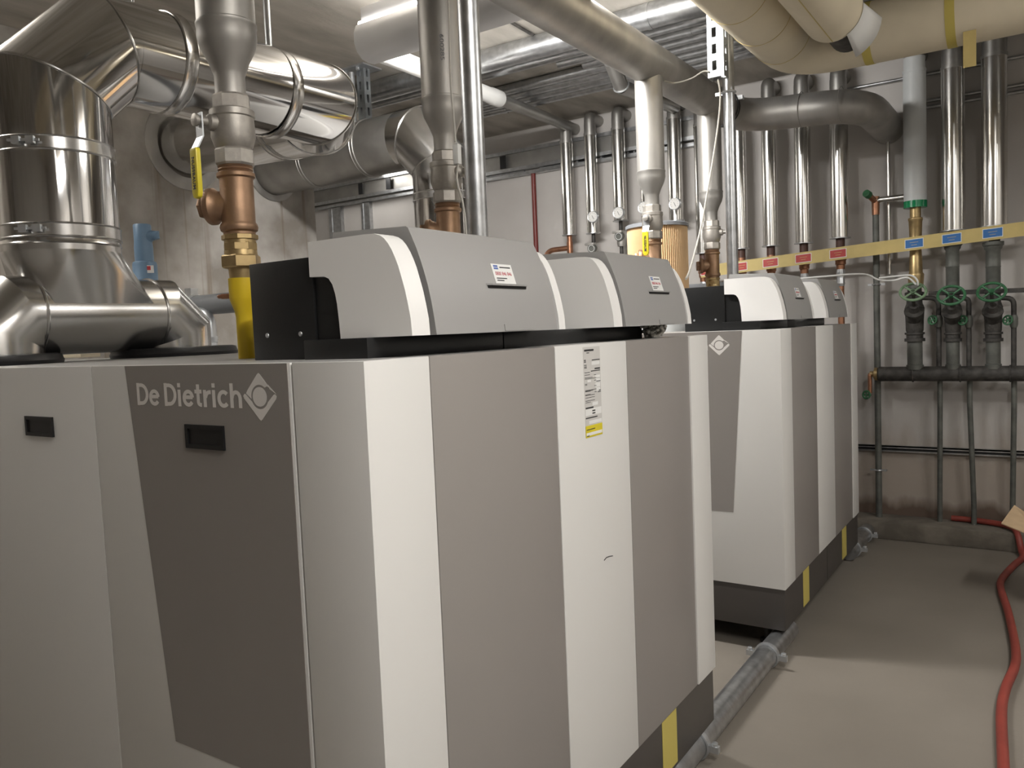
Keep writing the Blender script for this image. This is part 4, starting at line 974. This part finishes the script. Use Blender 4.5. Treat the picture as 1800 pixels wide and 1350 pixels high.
# ------------------------------------------------------------------ pleated filter and cables on the far boiler
q = at(1156, 440, Y=4.50); fx, fy = q.x, 4.50
ft = thing('air_filter', 'pleated orange paper filter cartridge with grey lid standing behind the hoods', 'filter', (fx, fy, ZT))
zt = zat(fx, fy, 396); n = 180; R = .178
star = [(fx+(R if k % 2 else R-.010)*math.cos(2*math.pi*k/n), fy+(R if k % 2 else R-.010)*math.sin(2*math.pi*k/n)) for k in range(n)]
obj('pleats', MB().prism(star, lambda p, q_, t: (p, q_, t), ZT+.10, zt-.015), m_filt, ft, smooth=20)
obj('grey_lid', MB().lathe((fx, fy, zt-.02), (0, 0, 1), [(0, R+.002), (0, R+.010), (.018, R+.010), (.024, R), (.024, .10), (.01, .095)], 48), m_gpvc, ft)
obj('filter_foot', MB().lathe((fx, fy, ZT-.001), (0, 0, 1), [(0, R), (.10, R+.006), (.105, R)], 48), m_ltpvc, ft)
# grey cover behind the far black box
pa = at(1214, 500, Y=5.2); pb_ = at(1292, 494, Y=5.2)
tag(obj('rear_cover', MB().box(pa.x, pb_.x+.3, 5.15, 5.33, ZT-.001, at(1250, 497, Y=5.15).z), m_gpvc, bev=.006), 'low grey cover on the top of the boiler nearer the valve wall', 'cover')
# loose cables coiled between the boilers' tops
cg = MB(); rr = random.Random(11)
ys = 2.50
for k in range(26):
    a0 = rr.uniform(-1.11, -1.06); P = []
    z0 = ZT+.008+rr.random()*.045
    for j in range(6):
        P.append(V((a0-.018*j+.02*math.sin(j*1.7+k), 2.46+.043*j+rr.uniform(-.012, .012), max(ZT+.006, z0+.018*math.sin(j*1.3+k*2.1)))))
    cg.tube(spline(P, 4), .005, 6)
o = obj('cable_coil', cg, m_cable); o['kind'] = 'stuff'; tag(o, 'heap of pale loose cables on the boiler top behind the yellow pipe', 'cables')
def cable(name, pts, r, m, label, cat='cable'):
    return tag(obj(name, MB().tube(spline([V(p) for p in pts], 5), r, 8), m), label, cat)
# thin cable down the second drop
cxy = [at(px, py, Y=2.13) for px, py in [(787, -40), (790, 60), (792, 140), (797, 200), (801, 250)]]
sc_ = cable('sensor_cable', cxy, .0035, m_cable, 'thin pale cable hanging down the gas drop behind the two hoods')
q = at(804, 270, Y=2.13)
tag(obj('cable_plug', MB().box(q.x-.012, q.x+.010, 2.12, 2.14, q.z-.035, q.z+.03), m_wpvc, bev=.004), 'small white plug on the thin cable by the gas valve', 'plug')
cable('sensor_cable', [at(px, py, Y=2.13) for px, py in [(806, 285), (803, 310), (806, 330), (812, 350), (817, 380), (820, 420)]]+[V((at(824, 470, Y=2.13).x, 2.13, ZT+.004))], .0035, m_cable, 'thin pale cable below the small white plug')
cable('sensor_cable', [at(px, py, Y=y_) for px, py, y_ in [(1160, 140, 4.05), (1185, 146, 4.03), (1215, 138, 4.02), (1235, 126, 4.012), (1246, 126, 4.012)]], .004, m_cable, 'thin slack cable looping from the gas main to the slotted strut')
cable('sensor_cable', [at(px, py, Y=y_) for px, py, y_ in [(1262, 140, 4.01), (1266, 170, 4.0), (1262, 220, 3.95), (1250, 300, 3.85), (1232, 400, 3.7), (1214, 470, 3.2), (1206, 490, 2.72)]], .0045, m_cable, 'long slack cable dropping from the slotted strut to the hood')
cable('sensor_cable', [at(px, py, Y=y_) for px, py, y_ in [(1400, 490, 5.30), (1450, 486, 5.40), (1500, 482, 5.55), (1525, 483, 5.65), (1545, 492, 5.7), (1570, 493, 5.75), (1595, 488, 5.76), (1610, 500, 5.78)]], .006, m_wpvc, 'wavy white cable leading to the pale green handwheel')
cable('sensor_cable', [at(px, py, Y=y_) for px, py, y_ in [(1545, 489, 5.76), (1570, 486, 5.78), (1600, 484, 5.79), (1612, 492, 5.8), (1613, 502, 5.8)]], .006, m_wpvc, 'short white cable ending on the pale green handwheel')
q = at(1222, 545, Y=5.0)
tag(obj('red_knob', MB().lathe((q.x, 4.9, ZT-.001), (0, 0, 1), [(0, .02), (q.z-ZT-.02, .02), (q.z-ZT-.02, .04), (q.z-ZT+.03, .045), (q.z-ZT+.04, .03)], 16), m_redpl), 'red plastic knob beside the black box of the far boiler', 'knob')
